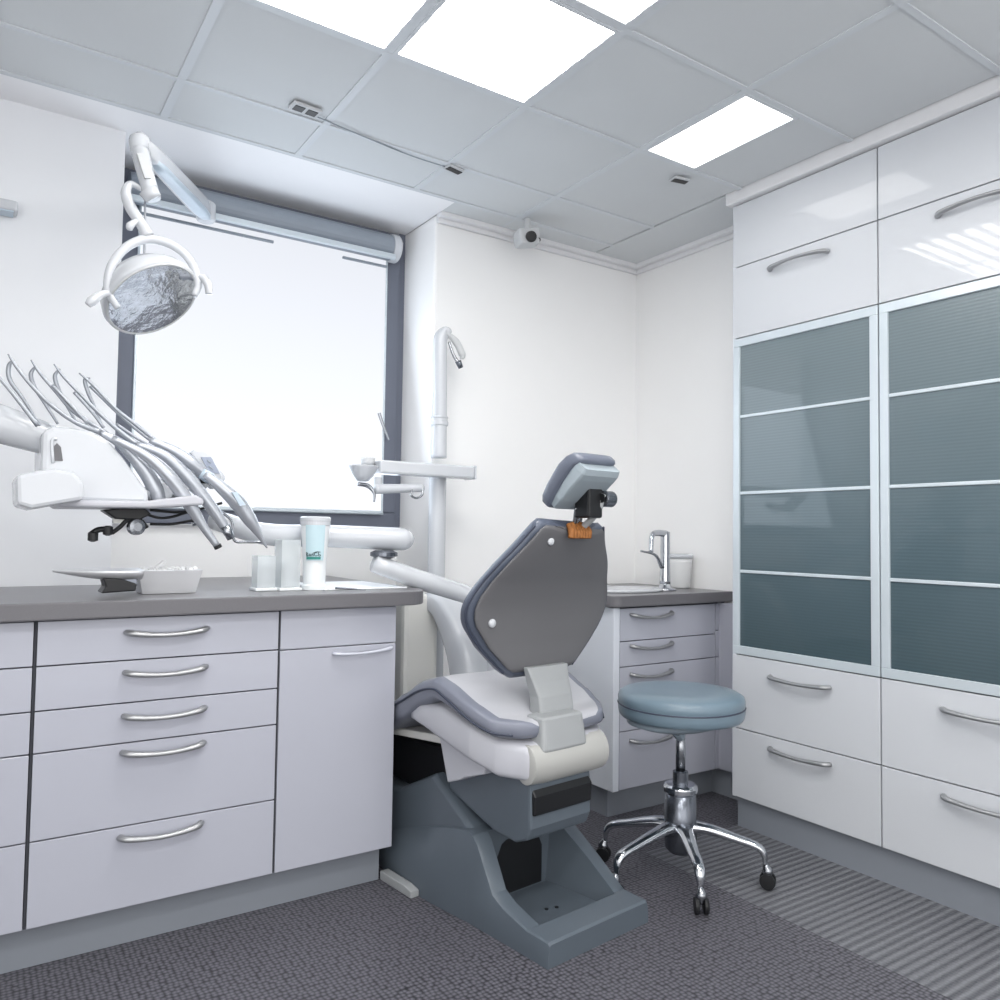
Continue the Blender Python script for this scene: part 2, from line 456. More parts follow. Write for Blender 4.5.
# roller blind
t = thing('roller_blind', 'white backlit roller blind pulled down over the whole window', 'blind', (1.03, 3.27, 2.4))
obj('fabric', B((0.515, 3.285, 1.238), (1.548, 3.287, 2.43)), 'blind', t)
obj('bottom_bar', B((0.515, 3.278, 1.226), (1.548, 3.294, 1.242)), 'alu', t, bevel=0.003)
bm = bmesh.new()
ring_loft([[Vector((x, 3.262+0.058*math.cos(a), 2.445+0.058*math.sin(a))) for a in (2*PI*q/24 for q in range(24))] for x in (0.46, 1.555)], bm)
obj('cassette', bm, 'cassette', t, smooth=False)
obj('cassette_lip', B((0.46, 3.205, 2.378), (1.56, 3.225, 2.402)), 'alu', t, bevel=0.004)
bm = bmesh.new()
ring_loft([[Vector((x, 3.262+r*math.cos(a), 2.445+r*math.sin(a))) for a in (2*PI*q/28 for q in range(28))] for x, r in ((1.553, 0.064), (1.585, 0.064), (1.594, 0.058), (1.594, 0.02))], bm)
ring_loft([[Vector((x, 3.225+0.012*math.cos(a), 2.46+0.012*math.sin(a))) for a in (2*PI*q/12 for q in range(12))] for x in (1.59, 1.60)], bm)
obj('end_cap', bm, 'white', t, smooth=False, bevel=0.004)
for i, (a, b) in enumerate((((0.47, 3.262), (1.02, 3.272)), ((1.33, 3.262), (1.545, 3.272)))):
    obj('guide_clip', B((a[0], a[1], 2.352), (b[0], b[1], 2.362)), 'cassette', t)

# ------------------------------------------------------------------ handles
def bow_handle(p, q, out, drop=0.008, m='handle', parent=None, r=0.0105, proj=0.026):
    """bow between p and q standing proj off a front whose outward normal is out"""
    p, q, out = Vector(p), Vector(q), Vector(out)
    d = (q-p)
    pts = []
    for tt in (0, 0.06, 0.2, 0.4, 0.6, 0.8, 0.94, 1):
        bow = 4*tt*(1-tt)
        o_ = 0 if tt in (0, 1) else (0.55+0.45*bow)
        pts.append(p + d*tt + out*(proj*o_+0.002) - Vector((0, 0, drop*bow)))
    bm = tube(pts, [r*1.0, r*1.1, r, r*0.85, r*0.85, r, r*1.1, r*1.0], 10, smooth=4, flat=(1.0, 0.75))
    return obj('handle', bm, m, parent, smooth=True)

# ------------------------------------------------------------------ left counter run
YF = 2.375
def front_y(name, x0, x1, z0, z1, par, m='front', y=YF, th=0.018):
    return obj(name, B((x0+0.0015, y, z0+0.0018), (x1-0.0015, y+th, z1-0.0018)), m, par, bevel=0.0015)
LV = [0.12, 0.339, 0.562, 0.670, 0.785, 0.902]
HZ = [0.312, 0.538, 0.636, 0.753, 0.862]

def drawer_unit(label, x0, x1, handles):
    t = thing('drawer_cabinet', label, 'cabinet', ((x0+x1)/2, YF+0.3, 0), 'white drawer cabinets')
    bm = bmesh.new(); box(bm, (x0+0.002, YF+0.020, 0.121), (x1-0.002, 2.96, 0.904))
    obj('carcass', bm, 'dark_gap', t)
    if handles: obj('gap_shade_strip', B((0.1505, YF+0.006, 0.121), (0.1565, YF+0.019, 0.904)), 'dark_gap', t)  # dark strip set into the gap to paint its shade
    for i in range(5):
        d = front_y('drawer', x0, x1, LV[i], LV[i+1], t)
        if handles: bow_handle((x0+0.212, YF, HZ[i]), (x0+0.422, YF, HZ[i]+0.0), (0, -1, 0), 0.010, parent=d)
    return t
drawer_unit('wide white five-drawer cabinet with five bow handles, middle of the left counter run', 0.156, 0.791, True)
drawer_unit('white five-drawer cabinet cut by the left edge, no handles showing', -0.48, 0.150, False)
t = thing('door_cabinet', 'white base cabinet with one tall door under a shallow drawer front, at the counter end', 'cabinet', (0.99, YF+0.3, 0))
obj('carcass', B((0.796, YF+0.020, 0.121), (1.184, 2.96, 0.904)), 'carcass', t)
obj('gap_shade_strip', B((0.7915, YF+0.008, 0.121), (0.7955, YF+0.02, 0.904)), 'dark_gap', t)  # painted gap shade, as between the drawer units
front_y('drawer', 0.795, 1.184, 0.783, 0.903, t)
d = front_y('door', 0.795, 1.184, 0.12, 0.783, t)
bow_handle((0.965, YF, 0.762), (1.165, YF, 0.768), (0, -1, 0), 0.006, 'white_handle', d, r=0.007, proj=0.018)
obj('side_panel', B((1.1835, YF+.019, 0.12), (1.1855, 2.96, 0.904)), 'carcass', t)
obj('plinth', B((-0.48, 2.432, 0.0), (1.165, 2.95, 0.12)), 'toe')
tag(bpy.data.objects['plinth'], 'grey recessed plinth under the left counter cabinets', 'plinth')

# worktop with a rounded end, reaching into the niche
def worktop(name, pts, z0, z1, label):
    bm = bmesh.new()
    ring_loft([[Vector((x, y, z0)) for x, y in pts], [Vector((x, y, z1)) for x, y in pts]], bm)
    for f in bm.faces:
        f.normal_update()
        f.material_index = 1 if abs(f.normal.z) < .5 else 0
    o = obj(name, bm, ['worktop', 'worktop_edge_shade'], bevel=0.004)
    return tag(o, label, 'worktop')
arc = [(1.315-0.10+0.10*math.cos(a), 2.335+0.16+0.16*math.sin(a)) for a in [R(-90+9*i) for i in range(11)]]
pts = [(-0.5, 2.335)] + arc + [(1.315, YN-0.001), (NX0+0.003, YN-0.001), (NX0+0.003, YW-0.002), (-0.5, YW-0.002)]
worktop('worktop', pts, 0.906, 0.952, 'long grey laminate worktop with a rounded end on the left cabinets')

# ------------------------------------------------------------------ small corner counter
SX0, SX1, SY = 2.17, 2.775, 2.412
t = thing('corner_cabinet', 'white four-drawer cabinet in the far corner behind the round stool', 'cabinet', (2.5, 2.7, 0))
obj('carcass', B((2.185, SY+0.02, 0.121), (XW-0.002, YW-0.002, 0.853)), 'dark_gap', t)
obj('side_panel', B((SX0, SY-0.004, 0.12), (2.203, YW-0.002, 0.853)), 'carcass', t, bevel=0.003)
for z0, z1, hz in ((0.12, 0.353, 0.308), (0.353, 0.612, 0.575), (0.612, 0.715, 0.690), (0.715, 0.85, 0.817)):
    d = front_y('drawer', 2.206, SX1, z0, z1, t, y=SY)
    bow_handle((2.262, SY, hz+0.006), (2.498, SY, hz+0.006), (0, -1, 0), 0.016, parent=d, r=0.0095)
for z0, z1 in ((0.12, 0.612), (0.612, 0.73), (0.73, 0.85)):
    front_y('filler_panel', SX1+0.002, XW-0.003, z0, z1, t, y=SY)
obj('corner_filler', B((2.80, 2.142, 0.12), (2.815, SY+0.01, 0.853)), 'front', t, bevel=.0015)
o = bm = B((2.20, SY+0.06, 0.0), (XW-0.002, YW-0.002, 0.12)); box(bm, (2.825, 2.142, 0.0), (XW-0.002, SY+0.06, 0.12))
obj('plinth', bm, 'toe', t)
arc = [(2.145+0.05-0.05*math.cos(a), SY-0.03+0.05-0.05*math.sin(a)) for a in [R(10*i) for i in range(10)]]
pts = [(XW-0.002, SY-0.03), (2.195, SY-0.03)][::1]
pts = [(2.145, YW-0.002)] + arc + [(XW-0.002, SY-0.03), (XW-0.002, YW-0.002)]
worktop('worktop', pts, 0.857, 0.903, 'short grey laminate worktop with a sink in the far corner')

# sink rim, tap, canister
t = thing('sink', 'thin white oval sink rim on the corner worktop', 'sink', (2.40, 2.60, 0.903))
bm = lathe([(0.165, 0), (0.175, 0.004), (0.17, 0.012), (0.15, 0.012), (0.13, 0.006)], (0, 0, 0), 36)
for v in bm.verts: v.co = Vector((v.co.x*1.15+2.40, v.co.y*0.8+2.60, v.co.z+0.9035))
obj('rim', bm, 'white', t, smooth=True)
t = thing('tap', 'chrome lever tap beside the white canister on the corner worktop', 'tap', (2.58, 2.54, 0.903))
base = W(665, 585, 2.54); bx, by = base.x, base.y
obj('base_plate', lathe([(0.05, 0), (0.05, 0.008), (0.028, 0.014), (0.024, 0.03)], (bx, by, 0.9035), 24), 'chrome', t, smooth=True)
obj('body', tube([(bx, by, 0.93), (bx, by, 1.06), (bx, by, 1.165)], [0.024, 0.021, 0.021], 16), 'chrome', t, smooth=True)
obj('spout', tube([W(666, 534, 2.54), W(657, 533, 2.53), W(652, 536, 2.52), W(651, 552, 2.51)], [0.016, 0.014, 0.011, 0.010], 12), 'chrome', t, smooth=True)
obj('lever', tube([W(662, 567, 2.53), W(655, 555, 2.51), W(641, 551, 2.49)], [0.010, 0.006, 0.004], 10), 'steel', t, smooth=True)
t = thing('canister', 'white lidded canister behind the tap on the corner worktop', 'canister', (2.775, 2.64, 0.903))
c = Vector((2.775, 2.64, 0.903))
obj('body', lathe([(0.052, 0), (0.058, 0.01), (0.066, 0.12), (0.067, 0.14)], (c.x, c.y, 0.9035), 32), 'tank', t, smooth=True)
obj('lid', lathe([(0.071, 0), (0.072, 0.014), (0.062, 0.020)], (c.x, c.y, 1.0437), 32), 'white', t, smooth=True)

# ------------------------------------------------------------------ tall cabinets on the right
XT = 2.561
def tall(y1, y0, label):
    t = thing('tall_cabinet', label, 'cabinet', (XT+0.15, (y0+y1)/2, 0), 'tall white wall cabinets with glass doors')
    obj('carcass', B((XT+0.021, y0+0.001, 0.121), (XW-0.002, y1-0.016, 2.499)), 'dark_gap', t)
    if y1 > 2: obj('side_panel', B((XT+0.002, y1-0.016, 0.12), (XW-0.002, y1, 2.499)), 'carcass', t)
    if y1 < 2: obj('side_panel', B((XT+0.002, y0-0.016, 0.12), (XW-0.002, y0, 2.499)), 'carcass', t)
    def fr(name, z0, z1, m='front_tall'):
        return obj(name, B((XT, y0+0.002, z0+0.002), (XT+0.018, y1-0.003, z1-0.002)), m, t, bevel=0.0015)
    yc = (y0+y1)/2
    fr('top_flap', 2.242, 2.499)
    for z0, z1, hz in ((1.95, 2.242, 2.187), (0.39, 0.68, 0.617), (0.12, 0.39, 0.348)):
        d = fr('flap' if z0 > 1 else 'drawer', z0, z1)
        bow_handle((XT, yc+0.128, hz), (XT, yc-0.126, hz), (-1, 0, 0), -0.008 if z0 > 1 else 0.006, parent=d, r=0.010, proj=0.03)
    # framed glass door
    d = bpy.data.objects.new('glass_door', None); C.objects.link(d); d.parent = t; d.location = (0, 0, 0)
    z0, z1 = 0.682, 1.948; e = 0.033
    bm = bmesh.new()
    for a, b in (((XT, y0+0.002, z0), (XT+0.02, y1-0.003, z0+e)), ((XT, y0+0.002, z1-e), (XT+0.02, y1-0.003, z1)),
                 ((XT, y0+0.002, z0+e), (XT+0.02, y0+e, z1-e)), ((XT, y1-e, z0+e), (XT+0.02, y1-0.003, z1-e))):
        box(bm, a, b)
    obj('door_frame', bm, 'alu', d, bevel=0.002)
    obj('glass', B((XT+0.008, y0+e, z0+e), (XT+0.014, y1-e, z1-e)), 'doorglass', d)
    for zz in (1.010, 1.322, 1.630):
        obj('glass_bar', B((XT+0.003, y0+e, zz-0.006), (XT+0.012, y1-e, zz+0.006)), 'alu', d, bevel=0.002)
    return t
tall(2.139, 1.517, 'tall white cabinet with a four-pane frosted glass door, left one next to the corner counter')
tall(1.517, 0.85, 'tall white cabinet with a frosted glass door, cut by the right edge of the photo')
o = obj('plinth', B((2.585, -0.6, 0.0), (XW-0.002, 2.13, 0.12)), 'toe')
tag(o, 'grey recessed plinth under the tall cabinets', 'plinth')

# ------------------------------------------------------------------ dental chair
chair = thing('dental_chair', 'grey upholstered dental chair with tilted headrest and slate plastic base', 'dental chair', tuple(CO))
# base: cross sections along the length; outer half-width, wall top, inner half-width, tray depth
def base_mesh():
    bm = bmesh.new()
    S_ = [  # y, outer w bottom, outer w top, z wall, inner w, z tray
        (0.000, .206, .200, .060, .150, .060), (0.006, .207, .202, .066, .150, .066), (0.085, .208, .203, .068, .150, .068),
        (0.090, .208, .203, .068, .150, .030), (0.19, .210, .201, .090, .145, .030), (0.24, .212, .198, .110, .140, .030), (0.28, .213, .195, .168, .135, .030),
        (0.32, .214, .192, .225, .130, .030), (0.345, .215, .190, .243, .125, .030), (0.3451, .215, .190, .243, .125, .243),
        (0.37, .218, .188, .252, .12, .252), (0.50, .228, .184, .225, .12, .225), (0.60, .230, .182, .195, .12, .195),
        (0.75, .218, .175, .150, .12, .150), (0.90, .19, .16, .120, .10, .120)]
    rings = []
    for y, wb, wt, z, wi, zi in S_:
        zm = min(z*0.55, 0.10) if z > 0.1 else z*0.5
        wm = wb
        zr = z if (y < .1 or y > .32) else .070+(.225-.070)*(y-.09)/.23
        prof = [(-wb, 0), (-wm, zm), (-wt, z-0.004), (-wt+0.006, z), (-wi-0.006, z), (-wi, (z+zi)/2), (-wi+0.012, zi), (wi-0.012, zi), (wi, (zr+zi)/2), (wi+0.006, zr), (wt-0.006, zr), (wt, zr-0.004), (wm, zm), (wb, 0)]
        rings.append([chair_pt(x, y, q) for x, q in prof])
    ring_loft(rings, bm)
    return bm
o = obj('base', base_mesh(), 'base', chair, smooth='auto')
# pedal recess
bm = bmesh.new()
w = 0.095
rings = []
for y in (0.3446, 0.3440):
    prof = [(-w, 0.034), (-w, 0.15), (-w+0.02, 0.19), (-w+0.04, 0.2), (w-0.04, 0.2), (w-0.02, 0.19), (w, 0.15), (w, 0.034)]
    rings.append([chair_pt(x, y, z) for x, z in prof])
ring_loft(rings, bm)
obj('pedal_recess', bm, 'black', chair)
for px_, py_ in ((-0.02, 0.20), (0.012, 0.19)):
    obj('tray_screw', lathe([(0.006, 0), (0.006, 0.0015)], chair_pt(px_, py_, 0.0305), 12), 'black', chair)
# light side rail
bm = prism([(0.56, 0.001), (0.56, 0.022), (0.60, 0.03), (0.74, 0.03), (0.74, 0.001)], -0.262, -0.23)
obj('side_rail', bm, 'bracket', chair, bevel=0.003)
# raised facet on the rear of the base
bm = bmesh.new()
hp_ = [(.36, .245), (.575, .367), (.76, .280), (1.0, .25), (1.0, .10), (.40, .10)]
ring_loft([[chair_pt(x*k_, y, z-(0.012 if k_ > .99 and z > .2 else 0)) for y, z in hp_] for x, k_ in ((-.176, 1), (-.176, .93), (.176, .93), (.176, 1))], bm)
obj('rear_housing', bm, 'base', chair, bevel=0.006)
# lift mechanism
bm = prism([(.525, .44), (.52, .325), (.30, .262), (.20, .255), (.150, .275), (.135, .31), (.14, .45)], -.15, .100)
obj('lift_housing', bm, 'base', chair, bevel=0.008)
bm = prism([(.128, .345), (.126, .40), (.145, .425), (.17, .425), (.17, .345)], -.142, .095)
obj('lift_cover', bm, 'black', chair, bevel=0.006)
bm = prism([(.5, .445), (1.05, .42), (1.05, .29), (.5, .26)], -.13, .13)
obj('scissor_cover', bm, 'black', chair, bevel=0.01)
bm = prism([(.47, .52), (.52, .505), (.80, .475), (1.05, .43), (1.05, .415), (.80, .452), (.50, .48)], -.19, .19)
obj('leg_plate', bm, 'beige', chair, bevel=0.004)

def sloft(tab, n=30, seg=40, e=0.45, dish=0.0, two=False):
    """loft along y': tab of (y, [half width, z centre, half height])"""
    ys = [tab[0][0] + (tab[-1][0]-tab[0][0])*i/n for i in range(n+1)]
    ys = sorted(set([round(q, 4) for q in ys] + [tt[0] for tt in tab]))
    rings = []
    for y in ys:
        w_, zc, hh = lerp_tab(tab, y)
        ring = []
        for k in range(seg):
            a = 2*PI*k/seg
            x = w_*se(math.cos(a), e); z = hh*se(math.sin(a), e)
            if z > 0: z -= dish*(1-(x/w_)**2)
            ring.append(chair_pt(x, y, zc+z))
        rings.append(ring)
    bm = ring_loft(rings)
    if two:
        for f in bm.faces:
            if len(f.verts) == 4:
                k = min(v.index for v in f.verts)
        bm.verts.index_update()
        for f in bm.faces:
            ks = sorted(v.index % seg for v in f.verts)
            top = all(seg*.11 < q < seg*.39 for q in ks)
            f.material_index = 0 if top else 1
    return bm
cush = [(.138, [.140, .588, .012]), (.146, [.162, .587, .026]), (.17, [.188, .586, .033]), (.22, [.232, .589, .034]), (.29, [.252, .615, .037]), (.40, [.262, .656, .042]),
        (.456, [.264, .668, .044]), (.54, [.262, .640, .052]), (.65, [.250, .580, .056]), (.78, [.225, .520, .058]), (.95, [.195, .48, .05]), (1.10, [.16, .46, .035]), (1.15, [.14, .45, .015])]
obj('seat_cushion', sloft(cush, dish=0.012, two=True), ['uph_top', 'uph'], chair, smooth=True)
for sg in (-1, 1):
    pp = [chair_pt(sg*(w_+0.001), y, z) for y, w_, z in ((.17, .189, .572), (.22, .233, .579), (.29, .256, .606), (.40, .263, .652), (.456, .265, .668), (.54, .263, .648), (.65, .251, .598), (.78, .226, .545), (.95, .196, .508))]
    obj('seat_piping', tube(pp, 0.0035, 6), 'piping', chair, smooth=True)
shell = [(.118, [.14, .485, .03]), (.128, [.158, .49, .050]), (.145, [.17, .493, .056]), (.22, [.215, .500, .060]), (.30, [.245, .53, .062]), (.45, [.252, .565, .06]), (.55, [.25, .572, .042]), (.60, [.245, .560, .015])]
obj('seat_shell', sloft(shell, n=24, e=0.35), 'chair_white', chair, smooth=True)
bm = prism([(.51, .53), (.455, .375), (.39, .398), (.37, .41), (.28, .44), (.25, .50), (.4, .56)], -.205, .205)
obj('shell_skirt', bm, 'chair_white', chair, bevel=0.004)
# rear shell lip behind the bracket
bm = bmesh.new()
seg = 24
rings = []
for x, r in ((-.160, .045), (-.156, .056), (-.10, .060), (.10, .060), (.146, .058), (.151, .05)):
    rings.append([chair_pt(x, .152+r*0.80*math.cos(a), .488+r*math.sin(a)) for a in (2*PI*q/seg for q in range(seg))])
ring_loft(rings, bm)
obj('shell_roll', bm, 'roll', chair, smooth='auto')

# backrest
BP = [(0.715, [.120, .262]), (.735, [.152, .264]), (.81, [.232, .267]), (.875, [.282, .264]), (.90, [.292, .261]), (.93, [.294, .255]), (.96, [.286, .245]), (1.0, [.264, .228]), (1.06, [.226, .192]), (1.12, [.178, .160]), (1.165, [.148, .135]), (1.185, [.136, .127])]
def bslab(inset, y_off, half, e=0.30, seg=44, n=34, notch=0.03):
    z0, z1 = 0.712+inset, 1.192-inset
    rings = []
    for i in range(n+1):
        t_ = i/n
        z = z0+(z1-z0)*t_
        w_, y = lerp_tab(BP, z, True)
        w_ -= inset*0.9
        edge = min(1, min(t_, 1-t_)*n/2.2)
        hh = half*(0.35+0.65*math.sqrt(edge)) if edge < 1 else half
        if i in (0, n): w_ *= 0.94
        ring = []
        for k in range(seg):
            a = 2*PI*k/seg
            x = w_*se(math.cos(a), e); yy = hh*se(math.sin(a), 0.6)
            dz = 0
            if z > 1.06:                       # dip for the headrest stem
                q = (x-0.035)/0.11
                dz = -notch*math.exp(-q*q*2)*(z-1.06)/0.13
            ring.append(chair_pt(x, y+y_off+yy, z+dz))
        rings.append(ring)
    return ring_loft(rings)
obj('backrest_cushion', bslab(0.0, 0.020, 0.032), 'uph_back', chair, smooth=True)
o = obj('backrest_panel', bslab(0.020, -0.014, 0.009, e=0.22), 'panel', chair, smooth=True)
for sg in (-1, 1):
    pp = []
    for z in (.73, .76, .81, .87, .93, 1.0, 1.06, 1.12, 1.17):
        w_, y = lerp_tab(BP, z, True); pp.append(chair_pt(sg*(w_+0.001), y+0.004, z))
    obj('backrest_piping', tube(pp, 0.004, 6), 'piping', chair, smooth=True)
for x, z, r in ((-.085, 1.125, .012), (-.215, .885, .013)):
    w_, y = lerp_tab(BP, z, True)
    bm = lathe([(r, 0), (r, .006), (r*.7, .010), (.001, .011)], chair_pt(x, y-.021, z), 16, axis=-CY)
    obj('button', bm, 'white', chair, smooth=True)
# bracket from the shell to the backrest
def brk(tab, e=0.25, x0=0.0):
    rings = []
    for z, w_, y, d in tab:
        rings.append([chair_pt(x0+w_*se(math.cos(a), e), y+d*se(math.sin(a), e), z) for a in (2*PI*q/28 for q in range(28))])
    return ring_loft(rings)
obj('backrest_bracket', brk([(.55, .074, .205, .028), (.60, .072, .205, .028), (.66, .070, .212, .025), (.70, .076, .226, .020), (.745, .086, .236, .012)]), 'bracket', chair, smooth=False, bevel=0.004)
obj('bracket_cover', brk([(.520, .088, .152, .036), (.527, .092, .152, .042), (.612, .084, .162, .040), (.618, .080, .164, .036)], x0=-.032), 'bracket', chair, smooth=False, bevel=0.004)

# headrest
hm = Matrix.Translation(chair_pt(-.010, .082, 1.297)) @ Matrix.Rotation(TH, 4, 'Z') @ Matrix.Rotation(R(38), 4, 'X') @ Matrix.Diagonal((.80, .9, 1.0, 1))
def hloft(tab, e=0.4, seg=36, me=None):
    rings = []
    for z, w_, yc, d in tab:
        rings.append([hm @ Vector((w_*se(math.cos(a), e), yc+d*se(math.sin(a), e), z)) for a in (2*PI*q/seg for q in range(seg))])
    return ring_loft(rings)
hr = bpy.data.objects.new('headrest', None); C.objects.link(hr); hr.parent = chair; hr.location = (0, 0, 0)
obj('headrest_cushion', hloft([(-.105, .075, .030, .012), (-.098, .092, .030, .022), (-.08, .102, .031, .027), (-.04, .108, .030, .030), (.03, .108, .026, .031), (.065, .104, .016, .030), (.085, .097, .004, .028), (.095, .085, -.004, .018)]), 'uph_head', hr, smooth=True)
obj('headrest_shell', hloft([(-.095, .066, .006, .008), (-.085, .084, .000, .012), (-.05, .094, -.010, .018), (.00, .097, -.018, .024), (.04, .097, -.026, .028), (.060, .096, -.030, .028), (.078, .092, -.032, .022)], e=0.25), 'head_shell', hr, smooth=False, bevel=0.003)
obj('joint_block', B((-.03, -.03, -.05), (.03, .03, .05)), 'black', hr, bevel=0.006).matrix_basis = Matrix.Translation(-CO) @ Matrix.Translation(chair_pt(.012, .075, 1.245)) @ Matrix.Rotation(TH, 4, 'Z')
obj('joint_arm', tube([chair_pt(.015, .13, 1.15), chair_pt(.03, .07, 1.20), chair_pt(.045, .04, 1.265)], [.009, .010, .012], 10), 'bracket', hr, smooth=True)
bm = lathe([(.012, -.022), (.024, -.02), (.024, .02), (.012, .022)], chair_pt(.060, .045, 1.252), 20, axis=CX)
obj('joint_knob', bm, 'stoolhub', hr, smooth=False, bevel=0.003)
obj('joint_cap', lathe([(.014, 0), (.014, .004)], chair_pt(.034, .043, 1.254), 16, axis=-CX), 'black', hr)
bm = bmesh.new()
for q in (-.012, .0, .014):
    tube([chair_pt(q, .13, 1.145), chair_pt(q+.004, .115, 1.18), chair_pt(q-.003, .10, 1.225)], .005, 8, bm)
obj('joint_rods', bm, 'steel', hr, smooth=True)
bm = bmesh.new()
for q in range(7):
    x = -.036+q*.012
    tube([chair_pt(x, .098, 1.135), chair_pt(x+.003, .100, 1.155), chair_pt(x+.006, .115, 1.176+.004*math.sin(q*2))], [.0095, .011, .008], 8, bm)
o = obj('hinge_cover', bm, 'brown', hr, smooth=True); o['label'] = 'ribbed brown bellows cover'

# ------------------------------------------------------------------ dental unit: pedestal, pole, side arms
unit = thing('dental_unit', 'white dental unit pedestal with a tall hooked pole, cross arm and small bowl', 'dental unit', (1.55, 2.88, 0))
def rb(a, b, name, m, par, bev=0.01): return obj(name, B(a, b), m, par, bevel=bev)
a = W(396, 604, 2.87); b = W(431, 604, 2.87)
rb((a.x, 2.80, 0.0), (b.x, 2.95, 0.90), 'pedestal', 'beige', unit, 0.02)
c = W(437, 560, 2.9); px_, py_ = c.x, 2.9
obj('pole_lower', lathe([(.036, 0.0), (.036, 1.375), (.030, 1.385)], (px_-.003, py_, 0.001), 28), 'white', unit, smooth=False, bevel=.003)
obj('pole_collar', lathe([(.026, 0), (.040, .003), (.040, .012), (.026, .014)], (px_, py_, 1.372), 24), 'grey_box', unit, smooth=False)
pt_ = [Vector((px_, py_, 1.46)), Vector((px_, py_, 1.58)), W(440, 400, 2.9), W(440, 350, 2.9), W(441, 338, 2.9), W(446, 332, 2.89), W(450, 334, 2.88)]
obj('pole_upper', tube(pt_, [.033, .031, .030, .030, .030, .024, .014], 20), 'white', unit, smooth=True)
obj('pole_ring', lathe([(.034, 0), (.037, .004), (.037, .018), (.034, .022), (.034, .03), (.037, .034), (.034, .04)], (px_, py_, 1.595), 24), 'white', unit, smooth=False)
obj('hook_arm', tube([W(448, 334, 2.88), W(456, 342, 2.87), W(462, 354, 2.86), W(462, 359, 2.86)], [.010, .016, .016, .008], 12), 'grey_box', unit, smooth=True)
obj('hook_rod', tube([W(449, 342, 2.88), W(453, 354, 2.87), W(459, 364, 2.86)], [.006, .006, .009], 8), 'steel', unit, smooth=True)
obj('hook_tip', tube([W(458, 361, 2.86), W(461, 368, 2.86)], [.014, .011], 10, smooth=0), 'stoolhub', unit, smooth=True)
# cross arm
p0, p1 = W(376, 467, 2.82), W(470, 469, 2.82)
bm = bmesh.new(); box(bm, (p0.x, 2.78, p0.z-.026), (p1.x, 2.862, p0.z+.026))
obj('cross_arm', bm, 'white', unit, bevel=.008)
obj('cross_arm_cap', B((p1.x, 2.776, p0.z-.028), (p1.x+.006, 2.866, p0.z+.028)), 'white', unit, bevel=.002)
q0, q1 = W(375, 489, 2.80), W(423, 488, 2.80)
obj('lower_arm', tube([q0, (q0+q1)/2, q1], [.020, .018, .015], 14), 'white', unit, smooth=True)
obj('arm_drop', tube([W(378, 478, 2.81), W(378, 492, 2.80)], .016, 12, smooth=0), 'white', unit, smooth=True)
obj('arm_hook', tube([W(412, 489, 2.79), W(411, 495, 2.78), W(416, 498, 2.78), W(422, 495, 2.78), W(423, 488, 2.79)], .0045, 8), 'steel', unit, smooth=True)
bc = W(363, 468, 2.80)
obj('bowl', lathe([(.012, -.052), (.022, -.050), (.040, -.030), (.058, .004), (.060, .008), (.055, .008), (.036, -.026), (.01, -.034)], bc, 30), 'white', unit, smooth=True)
cc = W(368, 462, 2.84)
obj('cup_holder', lathe([(.026, -.015), (.028, .015), (.022, .018)], cc, 20), 'grey_box', unit, smooth=True)
obj('bowl_drain', tube([W(358, 484, 2.80), W(368, 486, 2.80), W(374, 493, 2.79), W(374, 502, 2.79)], [.008, .009, .006, .004], 10), 'steel', unit, smooth=True)
# curved support between the unit and the chair
def strip(pts, w0, th, m, name, par):
    P = smooth_path(pts, 8); bm = bmesh.new(); rings = []
    for i, p in enumerate(P):
        t_ = (P[min(i+1, len(P)-1)]-P[max(i-1, 0)]).normalized()
        side = CX
        nn = t_.cross(side).normalized()
        f = i/(len(P)-1)
        th_ = th*(0.6+0.9*f)
        rings.append([p+side*w0*se(math.cos(a), .5)+nn*th_*se(math.sin(a), .5) for a in (2*PI*k/20 for k in range(20))])
    ring_loft(rings, bm)
    return obj(name, bm, m, par, smooth=True)
sup = [chair_pt(.20, 1.18, .858), chair_pt(.20, 1.05, .862), chair_pt(.20, .97, .80), chair_pt(.20, .90, .70), chair_pt(.20, .86, .60), chair_pt(.20, .84, .52)]
strip(sup, .060, .056, 'white', 'curved_support', unit)

# ------------------------------------------------------------------ delivery unit: arms, head, whips
du = thing('instrument_unit', 'white dental instrument unit on jointed arms with handpieces hanging over the counter', 'dental instrument unit', (0.35, 2.4, 1.25))
obj('lower_arm', tube([chair_pt(.12, .62, .87), W(476, 598, 2.47), W(420, 580, 2.5), W(374, 563, 2.52)], [.032, .037, .037, .035], 20, smooth=4, flat=(1, .9)), 'white', du, smooth=True)
obj('arm_post', tube([chair_pt(.12, .60, .57), chair_pt(.12, .61, .75), chair_pt(.12, .62, .89)], .036, 18), 'white', du, smooth=True)
jp = W(384, 549, 2.53)
obj('joint_disc', lathe([(.020, -.024), (.048, -.012), (.048, 0), (.030, .008)], jp+Vector((0, 0, -.012)), 24), 'stoolhub', du, smooth=False)
obj('upper_arm', tube([W(404, 539, 2.55), W(396, 539, 2.55), W(325, 536, 2.60), W(265, 534, 2.60), W(215, 520, 2.50)], [.038, .041, .038, .036, .03], 22, smooth=5), 'white', du, smooth=True)
obj('rear_arm', tube([W(-70, 400, 2.42), W(0, 424, 2.42), W(48, 440, 2.42), W(60, 450, 2.42)], [.05, .05, .042, .03], 22, smooth=4), 'white', du, smooth=True)
